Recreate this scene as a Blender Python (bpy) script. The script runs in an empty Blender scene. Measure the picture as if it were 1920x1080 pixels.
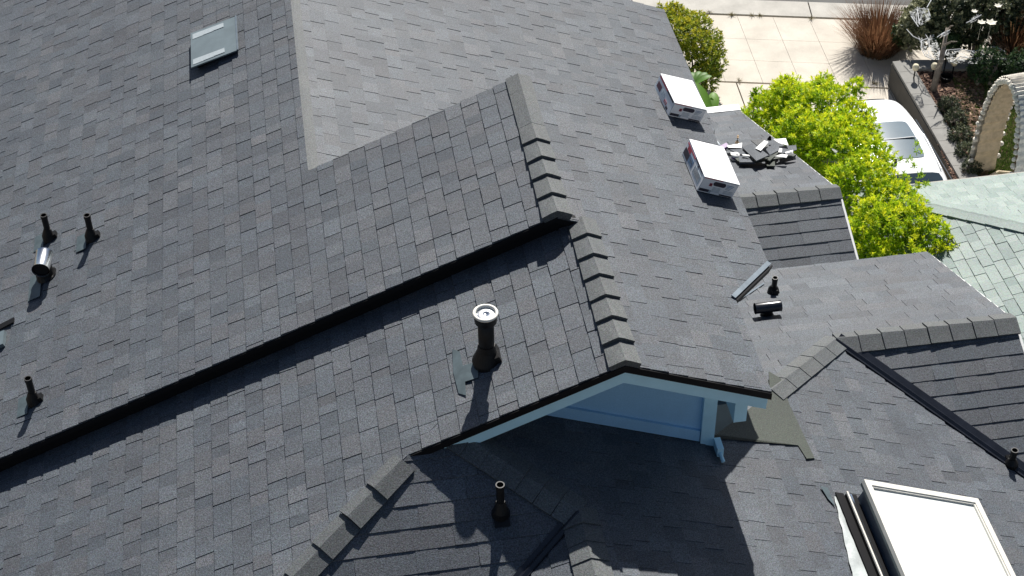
import bpy, math, random
import numpy as np
from math import sin, cos, pi, radians, sqrt, atan2
random.seed(7)
GZ = 14.8                      # height of the camera above the ground
T = 5/12                       # roof pitch
A = np.array
SC = bpy.context.scene
COL = SC.collection

# ------------------------------------------------------------------ camera frame (also used to look up where things stand)
FPX, TH, RO, PS = 3054.0, .72535, -.0161, .14434
fw = A([sin(PS)*cos(TH), cos(PS)*cos(TH), -sin(TH)])
_r0 = A([cos(PS), -sin(PS), 0]); _u0 = np.cross(_r0, fw)
cr = cos(RO)*_r0 + sin(RO)*_u0; cu = -sin(RO)*_r0 + cos(RO)*_u0
def ray(x, y): return fw + cr*(x-960)/FPX - cu*(y-540)/FPX
def on(x, y, n, p):
    d = ray(x, y); n = A(n, float); return d*((A(p, float)@n)/(d@n))
def flat(x, y, z): return on(x, y, (0, 0, 1), (0, 0, z))

# roof planes, z relative to the camera height
X3, Z3 = 1.744, -7.135
X2, Z2 = 1.564, -7.045
X1, Z1 = -.102, -7.756
zL1 = lambda x, y: Z2 + T*(x-X2)
zL2 = lambda x, y: Z3 + T*(x-X3)
zR = lambda x, y: Z3 - T*(x-X3)
zR1 = lambda x, y: Z1 - T*(x-X1)
TE = .54
zE = lambda x, y: -7.96 + TE*(y-6.68)
zD = lambda x, y: -7.96 - T*(x-1.38)
zF = lambda x, y: -7.96 + T*(x-1.38)
YC, ZC = 9.0, -9.02
zCf = lambda x, y: ZC - T*(y-YC)
zCn = lambda x, y: ZC + T*(y-YC)
YB, ZB = 12.68, -10.5
zBf = lambda x, y: ZB - T*(y-YB)
zBn = lambda x, y: ZB + T*(y-YB)
def plane(zf):
    z0 = zf(0, 0); return (-(zf(1, 0)-z0), -(zf(0, 1)-z0), 1.), (0, 0, z0)
def onp(x, y, zf, h=0):
    n, p = plane(zf); return on(x, y, n, (0, 0, p[2]+h))

# ------------------------------------------------------------------ objects
def mk(name, V, F, mat, parent=None, attrs=None, smooth=False, mats=None, fm=None):
    V = A(V, float).reshape(-1, 3).copy(); V[:, 2] += GZ
    o = A([(V[:, 0].min()+V[:, 0].max())/2, (V[:, 1].min()+V[:, 1].max())/2, V[:, 2].min()])
    me = bpy.data.meshes.new(name)
    me.from_pydata((V-o).tolist(), [], [tuple(int(i) for i in f) for f in F])
    for m in (mats or [mat]): me.materials.append(m)
    if fm is not None: me.polygons.foreach_set('material_index', list(fm))
    if attrs:
        for k, a in attrs.items():
            at = me.attributes.new(k, 'FLOAT', 'FACE'); at.data.foreach_set('value', np.asarray(a, dtype=np.float32))
    if smooth: me.polygons.foreach_set('use_smooth', [True]*len(me.polygons))
    me.update()
    ob = bpy.data.objects.new(name, me); COL.objects.link(ob)
    if parent is not None:
        ob.parent = parent; w = A(wloc(parent)); ob.location = tuple(o-w)
    else: ob.location = tuple(o)
    return ob
def wloc(o):
    v = A(tuple(o.location), float)
    while o.parent is not None:
        o = o.parent; v = v + A(tuple(o.location), float)
    return v
def tag(o, label=None, cat=None, group=None, kind=None):
    if label: o['label'] = label
    if cat: o['category'] = cat
    if group: o['group'] = group
    if kind: o['kind'] = kind
    return o
def thing(name, p, label, cat, group=None):
    o = bpy.data.objects.new(name, None); COL.objects.link(o); o.location = (p[0], p[1], p[2]+GZ); o.empty_display_size = .2
    return tag(o, label, cat, group)

class MB:
    def __init__(s): s.v = []; s.f = []; s.m = []; s.t = []
    def add(s, V, F, m=0, t=.5):
        b = len(s.v); s.v += [tuple(map(float, v)) for v in V]; s.f += [tuple(b+i for i in f) for f in F]; s.m += [m]*len(F); s.t += [t]*len(F)
    def box(s, c, ex, ey, ez, m=0):
        c, ex, ey, ez = map(lambda q: A(q, float), (c, ex, ey, ez))
        V = [c+a*ex+b*ey+d*ez for d in (0, 1) for b in (-.5, .5) for a in (-.5, .5)]
        s.add(V, [(0, 2, 3, 1), (4, 5, 7, 6), (0, 1, 5, 4), (2, 6, 7, 3), (0, 4, 6, 2), (1, 3, 7, 5)], m)
    def bx(s, x0, x1, y0, y1, z0, z1, m=0):
        s.box(((x0+x1)/2, (y0+y1)/2, z0), (x1-x0, 0, 0), (0, y1-y0, 0), (0, 0, z1-z0), m)
    def tube(s, pts, rad, n=12, cap=True, m=0):
        pts = [A(p, float) for p in pts]; rad = [rad]*len(pts) if np.isscalar(rad) else rad
        V = []
        for i, p in enumerate(pts):
            d = pts[min(i+1, len(pts)-1)]-pts[max(i-1, 0)]
            if np.linalg.norm(d) < 1e-9: d = A([0, 0, 1.])
            d = d/np.linalg.norm(d)
            a = np.cross(d, A([0, 0, 1.]) if abs(d[2]) < .9 else A([0, 1., 0])); a /= np.linalg.norm(a); b = np.cross(d, a)
            V += [p+rad[i]*(cos(2*pi*k/n)*a+sin(2*pi*k/n)*b) for k in range(n)]
        F = [(i*n+k, i*n+(k+1) % n, (i+1)*n+(k+1) % n, (i+1)*n+k) for i in range(len(pts)-1) for k in range(n)]
        if cap: F += [tuple(range(n))[::-1], tuple((len(pts)-1)*n+k for k in range(n))]
        s.add(V, F, m)
    def lathe(s, c, prof, n=20, axis=(0, 0, 1), m=0):
        axis = A(axis, float); axis /= np.linalg.norm(axis)
        a = np.cross(axis, A([1., 0, 0]) if abs(axis[0]) < .9 else A([0, 1., 0])); a /= np.linalg.norm(a); b = np.cross(axis, a); c = A(c, float)
        V = [c+h*axis+r*(cos(2*pi*k/n)*a+sin(2*pi*k/n)*b) for r, h in prof for k in range(n)]
        s.add(V, [(i*n+k, i*n+(k+1) % n, (i+1)*n+(k+1) % n, (i+1)*n+k) for i in range(len(prof)-1) for k in range(n)], m)
    def prism(s, P, d, m=0):
        """closed prism of polygon P (list of 3D points) extruded by vector d"""
        P = [A(p, float) for p in P]; d = A(d, float); n = len(P)
        nn = sum((np.cross(P[i], P[(i+1) % n]) for i in range(n)), A([0, 0, 0.]))
        if nn@d > 0: P = P[::-1]
        s.add(P+[p+d for p in P], [tuple(range(n)), tuple(range(2*n-1, n-1, -1))]+[(i, i+n, (i+1) % n+n, (i+1) % n) for i in range(n)], m)
    def build(s, name, mat, parent=None, smooth=False, mats=None):
        return mk(name, s.v, s.f, mat, parent, smooth=smooth, mats=mats, fm=s.m if mats else None)

# ------------------------------------------------------------------ materials
def node(nt, t, **kw):
    n = nt.nodes.new(t)
    for k, v in kw.items(): setattr(n, k, v)
    return n
def base_mat(name, rough=.8, spec=.3):
    m = bpy.data.materials.new(name); m.use_nodes = True; nt = m.node_tree
    b = nt.nodes['Principled BSDF']; b.inputs['Roughness'].default_value = rough; b.inputs['Specular IOR Level'].default_value = spec
    return m, nt, b
def noise(nt, scale, detail=2, rough=.5, co=None):
    n = node(nt, 'ShaderNodeTexNoise'); n.inputs['Scale'].default_value = scale; n.inputs['Detail'].default_value = detail; n.inputs['Roughness'].default_value = rough
    if co is not None: nt.links.new(co, n.inputs['Vector'])
    return n.outputs['Fac']
def ramp(nt, fac, stops):
    r = node(nt, 'ShaderNodeValToRGB'); e = r.color_ramp.elements
    e[0].position, e[0].color = stops[0][0], (*stops[0][1], 1); e[1].position, e[1].color = stops[-1][0], (*stops[-1][1], 1)
    for p, c in stops[1:-1]:
        q = e.new(p); q.color = (*c, 1)
    nt.links.new(fac, r.inputs['Fac']); return r.outputs['Color']
def mix(nt, a, b, fac, mode='MIX'):
    n = node(nt, 'ShaderNodeMix', data_type='RGBA', blend_type=mode)
    for s, v in ((0, fac), (6, a), (7, b)):
        if hasattr(v, 'is_output'): nt.links.new(v, n.inputs[s])
        else: n.inputs[s].default_value = v if s == 0 else (*v, 1)
    return n.outputs[2]
def coords(nt): return node(nt, 'ShaderNodeTexCoord').outputs['Object']
def bump(nt, b, h, strength=.3, dist=.01):
    n = node(nt, 'ShaderNodeBump'); n.inputs['Strength'].default_value = strength; n.inputs['Distance'].default_value = dist
    nt.links.new(h, n.inputs['Height']); nt.links.new(n.outputs['Normal'], b.inputs['Normal'])
def math_(nt, op, a, b):
    n = node(nt, 'ShaderNodeMath', operation=op)
    for i, v in enumerate((a, b)):
        if hasattr(v, 'is_output'): nt.links.new(v, n.inputs[i])
        else: n.inputs[i].default_value = v
    return n.outputs[0]

def shingle_mat(name, dark, light, warm, grain=.62, gs=115):
    m, nt, b = base_mat(name, .64, .42); co = coords(nt)
    tone = node(nt, 'ShaderNodeAttribute', attribute_name='tone').outputs['Fac']; hue = node(nt, 'ShaderNodeAttribute', attribute_name='hue').outputs['Fac']
    c = mix(nt, dark, light, tone); c = mix(nt, c, warm, hue, 'MULTIPLY')
    big = noise(nt, 1.3, 4, .6, co); c = mix(nt, c, ramp(nt, big, [(.3, (.86, .86, .88)), (.7, (1.1, 1.1, 1.08))]), 1., 'MULTIPLY')
    g = noise(nt, gs, 2, .8, co); lo = 1-grain
    c = mix(nt, c, ramp(nt, g, [(.33, (lo, lo, lo)), (.5, (1, 1, 1)), (.67, (1+grain*1.3,)*3)]), 1., 'MULTIPLY')
    # coloured granules
    n2 = node(nt, 'ShaderNodeTexNoise'); n2.inputs['Scale'].default_value = gs*.7; n2.inputs['Detail'].default_value = 1; nt.links.new(co, n2.inputs['Vector'])
    hs = node(nt, 'ShaderNodeMix', data_type='RGBA', blend_type='OVERLAY'); hs.inputs[0].default_value = .28
    nt.links.new(c, hs.inputs[6]); nt.links.new(n2.outputs['Color'], hs.inputs[7])
    nt.links.new(mix(nt, c, hs.outputs[2], .6), b.inputs['Base Color'])
    bump(nt, b, g, .5, .004); return m
def plain(name, col, rough=.6, var=.12, scale=6, spec=.4, metal=0, bmp=0, fine=0):
    m, nt, b = base_mat(name, rough, spec); co = coords(nt); b.inputs['Metallic'].default_value = metal
    n = noise(nt, scale, 5, .6, co)
    c = mix(nt, col, ramp(nt, n, [(.3, (1-var,)*3), (.7, (1+var,)*3)]), 1., 'MULTIPLY')
    if fine:
        f = noise(nt, 120, 2, .7, co); c = mix(nt, c, ramp(nt, f, [(.35, (1-fine,)*3), (.65, (1+fine,)*3)]), 1., 'MULTIPLY')
    nt.links.new(c, b.inputs['Base Color'])
    if bmp: bump(nt, b, noise(nt, scale*6, 4, .6, co), bmp, .01)
    return m
def leafmat(name, a, bcol, c3=None, trans=.35, rough=.5):
    m, nt, b = base_mat(name, rough, .35)
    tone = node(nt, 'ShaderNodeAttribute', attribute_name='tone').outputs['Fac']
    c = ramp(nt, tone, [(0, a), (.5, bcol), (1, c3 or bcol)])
    nt.links.new(c, b.inputs['Base Color'])
    tr = node(nt, 'ShaderNodeBsdfTranslucent'); nt.links.new(c, tr.inputs['Color'])
    ms = node(nt, 'ShaderNodeMixShader'); ms.inputs[0].default_value = trans
    nt.links.new(b.outputs[0], ms.inputs[1]); nt.links.new(tr.outputs[0], ms.inputs[2])
    nt.links.new(ms.outputs[0], nt.nodes['Material Output'].inputs['Surface']); return m

M = {}
M['shingle'] = shingle_mat('asphalt_shingle', (.048, .057, .069), (.081, .093, .108), (1.10, 1., .95))
M['pale'] = shingle_mat('pale_asphalt_shingle', (.060, .064, .069), (.092, .097, .101), (1.08, 1., .94))
M['cap'] = shingle_mat('ridge_cap_shingle', (.066, .073, .077), (.088, .096, .099), (1.03, 1., .97), .5)
M['green'] = shingle_mat('mint_shingle', (.165, .215, .20), (.265, .315, .29), (.97, 1., .98), .15, 60)
M['felt'] = shingle_mat('roofing_felt', (.042, .050, .042), (.054, .062, .052), (1, 1, .93), .4, 120)
M['black'] = plain('black_paint', (.005, .005, .006), .6, .2, spec=.2)
M['pipe'] = plain('black_painted_pipe', (.006, .006, .007), .5, .3, 20, spec=.3)
M['metalblk'] = plain('black_coated_metal', (.012, .014, .020), .25, .3, 8, .6)
M['blue'] = plain('light_blue_paint', (.50, .78, .90), .6, .07, 5, .3, bmp=.1)
M['bluewall'] = plain('blue_stucco', (.34, .58, .80), .8, .06, 3, .3, bmp=.2, fine=.05)
M['wood'] = plain('painted_wall', (.42, .50, .56), .8, .1)
M['steel'] = plain('galvanised_steel', (.25, .29, .32), .4, .2, 9, .5, .7)
M['chrome'] = plain('shiny_metal', (.62, .64, .66), .22, .2, 12, .5, 1)
M['flash'] = plain('blue_grey_flashing', (.075, .10, .11), .5, .3, 10, .4, .3)
M['panel'] = plain('grey_sheet_metal', (.13, .165, .18), .5, .12, 7, .4, .2)
M['tape'] = plain('pale_foam_strip', (.30, .34, .36), .6, .12, 40)
M['white'] = plain('white_paint', (.78, .78, .76), .5, .06)
M['cream'] = plain('cream_frame', (.66, .64, .58), .5, .1, 12)
M['skydark'] = plain('dark_frame', (.05, .07, .10), .4, .2)
M['memb'] = plain('white_membrane', (.42, .45, .44), .6, .25, 5, .4, bmp=.4)
M['carton'] = plain('white_cardboard', (.80, .80, .80), .7, .03, 3)
M['red'] = plain('red_print', (.45, .06, .08), .6, .2, 30)
M['ink'] = plain('dark_print', (.035, .03, .045), .6, .4, 30)
M['maroon'] = plain('maroon_print', (.12, .05, .07), .6, .2, 30)
M['greyprint'] = plain('grey_print', (.32, .38, .42), .6, .3, 60)
M['bluep'] = plain('blue_print', (.14, .22, .34), .6, .5, 40)
M['conc'] = plain('pale_concrete', (.53, .485, .415), .85, .12, 2.2, .25, bmp=.1, fine=.1)
M['conc2'] = plain('grey_concrete', (.42, .40, .36), .85, .15, 2.5, .25, fine=.1)
M['asph'] = plain('street_asphalt', (.12, .12, .115), .9, .15, 3, .25, fine=.3)
M['soil'] = plain('dry_soil', (.20, .15, .10), .95, .35, 4, .2, bmp=.5, fine=.3)
M['mulch'] = plain('mulch_soil', (.10, .06, .045), .95, .4, 10, .2, bmp=.6, fine=.4)
M['wallc'] = plain('shaded_block_wall', (.085, .08, .072), .9, .12, 5, .2, bmp=.2, fine=.15)  # wall body: shade on its driveway face is put into the colour
M['wallcap'] = plain('block_wall_cap', (.24, .235, .22), .9, .12, 5, .2, fine=.1)
M['car'] = plain('white_car_paint', (.80, .81, .82), .22, .01, 2, .5)
M['glass'] = plain('dark_car_glass', (.03, .045, .06), .08, .1, 3, .8)
M['roofglass'] = plain('tinted_roof_glass', (.10, .14, .17), .18, .1, 3, .9)
M['rubber'] = plain('rubber', (.02, .02, .02), .8, .1)
M['stone'] = plain('white_rope_wrap', (.70, .66, .58), .85, .25, 14, .2, bmp=.3)
M['tan'] = plain('tan_lining', (.58, .48, .34), .9, .2, 14, .2, bmp=.3)
M['bark'] = plain('grey_bark', (.22, .19, .16), .9, .3, 12, .2, bmp=.6)
M['web'] = plain('white_gauze', (.50, .51, .52), .9, .1, 8, .2)
def holes(name, col):
    m, nt, b = base_mat(name, .9, .1); co = coords(nt); b.inputs['Base Color'].default_value = (*col, 1)
    tr = node(nt, 'ShaderNodeBsdfTransparent'); ms = node(nt, 'ShaderNodeMixShader'); n = noise(nt, 22, 4, .7, co)
    r = ramp(nt, n, [(.48, (0, 0, 0)), (.60, (.8, .8, .8))]); nt.links.new(r, ms.inputs[0]); nt.links.new(tr.outputs[0], ms.inputs[1]); nt.links.new(b.outputs[0], ms.inputs[2])
    nt.links.new(ms.outputs[0], nt.nodes['Material Output'].inputs['Surface']); return m
M['gauzesheet'] = holes('torn_gauze', (.5, .51, .50))
M['globe'] = plain('cream_globe', (.68, .62, .46), .5, .15, 9)
M['amber'] = plain('tan_plastic', (.5, .36, .22), .5, .2)
M['purple'] = plain('purple_label', (.12, .04, .18), .5, .2)
M['clear'] = plain('cloudy_plastic', (.55, .60, .63), .2, .1, 9, .6)
# frosted skylight dome: white acrylic
M['acryl'] = plain('white_acrylic', (.60, .62, .60), .3, .08, 1.8, .5)
M['hedge'] = leafmat('pittosporum_leaf', (.09, .21, .012), (.38, .56, .015), (.74, .76, .03), .5)
M['bush'] = leafmat('bush_leaf', (.04, .09, .01), (.24, .32, .02), (.62, .56, .04), .35)
M['dgreen'] = leafmat('dark_leaf', (.012, .035, .012), (.035, .08, .025), (.10, .16, .05), .2)
M['garden'] = leafmat('garden_leaf', (.02, .035, .018), (.075, .095, .045), (.34, .34, .20), .2)
M['rust'] = leafmat('rust_grass', (.06, .055, .02), (.20, .085, .045), (.40, .24, .12), .3)
M['lawn'] = leafmat('lawn_blade', (.05, .10, .015), (.12, .19, .03), (.30, .30, .10), .3)
M['paddle'] = leafmat('paddle_leaf', (.06, .16, .02), (.13, .28, .03), (.2, .36, .06), .4)
M['weed'] = leafmat('weed', (.12, .10, .04), (.24, .20, .10), (.3, .25, .12), .2)
M['petal'] = leafmat('white_petal', (.8, .78, .68), (.85, .82, .7), (.85, .82, .7), .3)
M['chip'] = leafmat('bark_chip', (.05, .025, .02), (.16, .09, .06), (.36, .24, .17), 0., .9)

# ------------------------------------------------------------------ shingled faces
def clip_poly(P, Q):
    """clip P by convex polygon Q (both lists of (x, y)), Q counter-clockwise"""
    for i in range(len(Q)):
        ax, ay = Q[i]; bx, by = Q[(i+1) % len(Q)]; R = []
        side = [(bx-ax)*(y-ay)-(by-ay)*(x-ax) for x, y in P]
        for j in range(len(P)):
            k = (j+1) % len(P)
            if side[j] >= 0: R.append(P[j])
            if (side[j] >= 0) != (side[k] >= 0):
                t = side[j]/(side[j]-side[k]); R.append((P[j][0]+t*(P[k][0]-P[j][0]), P[j][1]+t*(P[k][1]-P[j][1])))
        P = R
        if len(P) < 3: return []
    return P
def ccw(Q):
    a = sum(Q[i][0]*Q[(i+1) % len(Q)][1]-Q[(i+1) % len(Q)][0]*Q[i][1] for i in range(len(Q)))
    return Q if a > 0 else Q[::-1]
def shingles(name, zf, d, polys, parent, expo=.127, th=.0065, lam=.0040, mat='shingle', seed=1, wr=(.09, .24), phase=0., tonesd=.2, deck='black'):
    """courses of laminated shingle tabs, every tab its own slightly raised plate, laid down the slope direction d (plan unit vector)"""
    rg = random.Random(seed); c = (-d[1], d[0]); polys = [ccw(list(q)) for q in polys]
    pts = [p for q in polys for p in q]
    b = [p[0]*d[0]+p[1]*d[1] for p in pts]; a = [p[0]*c[0]+p[1]*c[1] for p in pts]
    k0, k1 = math.floor((min(b)-phase)/expo), math.ceil((max(b)-phase)/expo); V, F, tone, hue = [], [], [], []
    for k in range(k0, k1):
        b0 = phase+k*expo; b1 = b0+expo+rg.uniform(-.001, .0015); s = min(a)-rg.uniform(0, .4); high = rg.random() < .5; batch = rg.gauss(0, .05)
        while s < max(a):
            w = rg.uniform(*wr)*(1. if high else .85); e = s+w; sk = rg.uniform(-.004, .004); hh = lam*rg.choice((.5, .8, 1., 1.3)) if high else 0.
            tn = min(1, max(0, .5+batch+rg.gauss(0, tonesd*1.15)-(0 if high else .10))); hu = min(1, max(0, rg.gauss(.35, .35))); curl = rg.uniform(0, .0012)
            R = [(b0, s), (b1, s+sk), (b1, e+sk), (b0, e)]; P0 = [(bb*d[0]+aa*c[0], bb*d[1]+aa*c[1]) for bb, aa in R]
            for q in polys:
                P = clip_poly(P0, q)
                if len(P) < 3: continue
                n = len(P); base = len(V)
                for x, y in P:
                    f = (x*d[0]+y*d[1]-b0)/expo; V.append((x, y, zf(x, y)+.001+(th+curl)*f+hh))
                for x, y in P: V.append((x, y, zf(x, y)-.012))
                ar = sum(P[i][0]*P[(i+1) % n][1]-P[(i+1) % n][0]*P[i][1] for i in range(n)); idx = list(range(n)) if ar > 0 else list(range(n))[::-1]
                F.append(tuple(base+i for i in idx)); tone.append(tn); hue.append(hu)
                for i in range(n):
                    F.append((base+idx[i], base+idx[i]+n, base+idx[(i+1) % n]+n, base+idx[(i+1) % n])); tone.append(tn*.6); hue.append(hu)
            s = e; high = not high
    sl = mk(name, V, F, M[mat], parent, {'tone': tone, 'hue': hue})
    mb = MB()
    for q in polys:
        P = [(x, y, zf(x, y)-.009) for x, y in q]; mb.prism(P, (0, 0, -.045))
    mb.build('roof_deck', M[deck], sl)
    return sl
def caps(P0, P1, w0, w1, parent, n, width=.125, h0=.008, h1=.024, name='ridge_cap', mat='cap', seed=3, lift=.014, w2=None):
    """bent cap shingles from P0 to P1, the thick exposed end of each towards P1; w0, w1 are the two wing directions down the slopes"""
    rg = random.Random(seed); P0, P1 = A(P0, float), A(P1, float); w0 = A(w0, float); w1 = A(w1, float); w0 /= np.linalg.norm(w0); w1 /= np.linalg.norm(w1)
    rd = (P1-P0)/np.linalg.norm(P1-P0); V, F, tone, hue = [], [], [], []
    n0 = np.cross(w0, rd); n0 *= np.sign(n0[2]); n1 = np.cross(w1, rd); n1 *= np.sign(n1[2]); up = n0+n1; up /= np.linalg.norm(up)
    L = np.linalg.norm(P1-P0)/n; wa, wb = width, (w2 or width)
    for i in range(n):
        sk = rg.uniform(-.004, .004); hb = h1*rg.uniform(.8, 1.2) if not callable(h1) else h1(i)*rg.uniform(.85, 1.15); base = len(V); t = rg.uniform(.35, .65); hu = rg.uniform(0, .8)
        sec = []
        for s, h in ((i*L-.0, h0), ((i+1)*L+rg.uniform(-.004, .004), hb)):
            c = P0+rd*s; sh = sk if s > i*L else 0
            prof = [(c+w0*wa+rd*sh, n0, h*.85), (c+w0*.02, n0, h), (c+up*.003, up, h), (c+w1*.02, n1, h), (c+w1*wb-rd*sh, n1, h*.85)]
            V += [p+nn*(hh+lift) for p, nn, hh in prof]; V += [p-nn*.004 for p, nn, hh in prof]
        # top 0-4 / 10-14, bottom 5-9 / 15-19
        f = [(0+j, 10+j, 11+j, 1+j) for j in range(4)]+[(10+j, 15+j, 16+j, 11+j) for j in range(4)]+[(0, 5, 15, 10), (4, 14, 19, 9)]+[(j, j+1, j+6, j+5) for j in range(4)]
        F += [tuple(base+q for q in g) for g in f]; tone += [t]*4+[t*.5]*(len(f)-4); hue += [hu]*len(f)
    return mk(name, V, F, M[mat], parent, {'tone': tone, 'hue': hue})

# =================================================================== THE HOUSE
house = thing('house', (0, 9.5, -14.8), 'large house with charcoal shingle roofs, vent pipes, a skylight and a light blue gable', 'house')
YA, YU, YG, YW = 8.551, 10.26, 7.13, 7.55    # near rake of the upper slope, its far rake, gable rake, gable wall
XW = -5.2
# hip between the left slope and the hip end: crossing of zL2 and zE
def hipx(y): return X3+(zE(0, y)-Z3)/T
def hipdx(y): return 1.38-(y-6.68)*TE/T     # crossing of zE and zD
s_left = (-1, 0); s_right = (1, 0)
LEFT = shingles('roof_slope', zL1, s_left, [[(XW, YA), (X2, YA), (X2, YU), (XW, YU)], [(XW, YU), (X1, YU), (X1, 18.0), (XW, 18.0)]], house, seed=11, wr=(.075, .19), phase=.03, th=.0085, lam=.0035)
ylo = 4.6
shingles('roof_slope', zL2, s_left, [[(XW, YG), (hipx(YG), YG), (X3, YG), (X3, YA+.35), (XW, YA+.35)], [(XW, ylo), (hipx(ylo), ylo), (hipx(YG), YG), (XW, YG)]], house, seed=12, wr=(.075, .19), phase=.07, th=.0085, lam=.0035)
shingles('roof_slope', zR, s_right, [[(X3-.02, YG), (2.73, YG), (2.73, 8.05), (X3-.02, 8.05)], [(X3-.02, 8.05), (2.73, 8.05), (3.12, 8.53), (3.12, 10.5), (2.5, 10.5), (X3-.02, 10.27)], [(X2, YA), (X3-.02, YA), (X3-.02, 10.265), (X2, 10.265)]], house, seed=13, wr=(.08, .20), lam=.003)
shingles('roof_slope', zR1, s_right, [[(X1, 10.3), (2.95, 10.3), (3.83, 12.45), (3.83, 14.66), (X1, 14.66)], [(X1, 14.66), (2.8, 14.66), (2.8, 18.0), (X1, 18.0)]], house, seed=14, wr=(.08, .20), phase=.05, lam=.003)
# hip end facing the camera, lower ridge behind the gable
eh = [(hipx(4.3), 4.3), (0.2, 4.3), (1.38, 6.68)]
ya = 7.304
# valley E/F from (1.38, 6.68) going (-x, -y):  T*dx = TE*dy
vfx = lambda y: 1.38+(y-6.68)*TE/T
shingles('roof_slope', zE, (0, -1), [[(hipx(ylo), ylo), (vfx(ylo), ylo), (1.38, 6.68), (.572, ya)]], house, seed=15, wr=(.14, .34), phase=.02, th=.0055, lam=.002)
shingles('roof_slope', zF, s_left, [[(vfx(ylo), ylo), (1.38, ylo), (1.38, 6.68)]], house, seed=16)
hipc = lambda x: 8.9+(x-3.8)*1.0+.0         # plan line of the hip between zD and zCf
# zD = zCf -> -7.96-T(x-1.38) = ZC-T(y-YC)
hx = lambda x: YC+(ZC+7.96)/T+(x-1.38)
vy = lambda x: YC-(ZC+7.96)/T-(x-1.38)      # valley zD = zCn
xm = 1.38-(ZC+7.96)/T                       # where ridge, hip and valley meet
yq = ylo+(2.48-1.38)*(YC-ylo)/(xm-1.38)
shingles('roof_slope', zD, s_right, [[(1.38, ylo), (5.6, ylo), (5.6, vy(5.6)), (xm, YC)], [(1.38, ylo), (2.48, yq), (2.48, 7.6), (1.38, 7.6)], [(2.48, yq), (xm, YC), (2.48, hx(2.48))],
         [(1.38, 6.68), (1.38, 7.6), (.64, 7.6), (.64, 7.251)]], house, seed=17, wr=(.08, .20), phase=.03, lam=.003)
XE = 5.42
shingles('roof_slope', zCf, (0, 1), [[(2.8, 10.72), (2.8, hx(2.8)), (xm, YC), (xm, 10.72)], [(xm, YC), (XE, YC), (XE, 10.72), (xm, 10.72)]], house, seed=18, wr=(.13, .30), lam=.003)
shingles('roof_slope', zCn, (0, -1), [[(xm, YC), (5.42, vy(5.42)), (5.42, YC)]], house, seed=19, wr=(.16, .36), phase=.04, th=.0060, lam=.002)
shingles('roof_slope', zBf, (0, 1), [[(3.6, YB), (5.28, YB), (5.28, 16.2), (3.6, 16.2)]], house, seed=20, wr=(.13, .3), lam=.003)
shingles('roof_slope', zBn, (0, -1), [[(3.3, 10.2), (5.28, 10.2), (5.28, YB), (3.3, YB)]], house, seed=21, wr=(.16, .4), phase=.06, th=.0070, lam=.002)

# ridge caps
nl = (-1, 0, -T); nr = (1, 0, -T)
caps((X3, 8.60, Z3), (X3, YG-.01, Z3), nl, nr, house, 7, .098, h1=.034, seed=31)
caps((X2, YU+.01, Z2), (X2, YA-.01, Z2), nl, nr, house, 8, .098, h1=lambda i: .009 if i < 3 else .034, seed=32)
caps((X1, YU+.02, Z1), (X1, 18.0, Z1), nl, nr, house, 40, .085, h0=.003, h1=.008, seed=33, lift=.009)
# hip between left slope and hip end
hp = lambda y: A([hipx(y), y, zE(0, y)])
dh = hp(5.)-hp(7.); dh /= np.linalg.norm(dh)
nLn = A([-T, 0, 1.]); nEn = A([0, -TE, 1.])
wl = np.cross(nLn, dh); wl *= -np.sign(wl[0]) if wl[0] > 0 else 1; wl = wl if wl[0] < 0 else -wl
we = np.cross(nEn, dh); we = we if we[2] < 0 else -we
wl = wl if wl[2] < 0 else -wl
caps(hp(7.10), hp(4.75), wl, we, house, 16, .078, h1=.030, seed=34, w2=.10)
# hip between hip end and the right lower slope
d2 = A([1.38, 6.68, -7.96])-A([.572, ya, zE(0, ya)]); d2 /= np.linalg.norm(d2)
we2 = np.cross(nEn, d2); we2 = we2 if we2[2] < 0 else -we2
nDn = A([T, 0, 1.]); wd2 = np.cross(nDn, d2); wd2 = wd2 if wd2[2] < 0 else -wd2
caps(A([.572, ya, zE(0, ya)])+d2*.10, (1.38, 6.68, -7.96), we2, wd2, house, 7, .12, h1=.014, seed=35)
caps((1.38, 6.72, -7.96), (1.38, 4.7, -7.96), nl, nr, house, 14, .12, h1=.018, seed=36)
# ridge of the near right wing, then the bent hip up to the wall
cn = (0, -1, -T); cf = (0, 1, -T)
caps((XE+.02, YC, ZC), (xm, YC, ZC), cf, cn, house, 8, .10, h1=.018, seed=37, w2=.13)
d3 = A([2.6, hx(2.6), zCf(0, hx(2.6))])-A([xm, YC, ZC]); d3 /= np.linalg.norm(d3)
nCf = A([0, T, 1.]); w3 = np.cross(nCf, d3); w3 = w3 if w3[2] < 0 else -w3
wd3 = np.cross(nDn, d3); wd3 = wd3 if wd3[2] < 0 else -wd3
P3 = A([3.14, hx(3.14), zCf(0, hx(3.14))])
caps(A([xm, YC, ZC])-d3*.03, P3, w3, wd3, house, 5, .10, h1=.012, seed=38, w2=.11)
caps((5.30, YB, ZB), (3.5, YB, ZB), cf, cn, house, 8, .12, h1=.02, seed=39, w2=.12)

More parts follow.
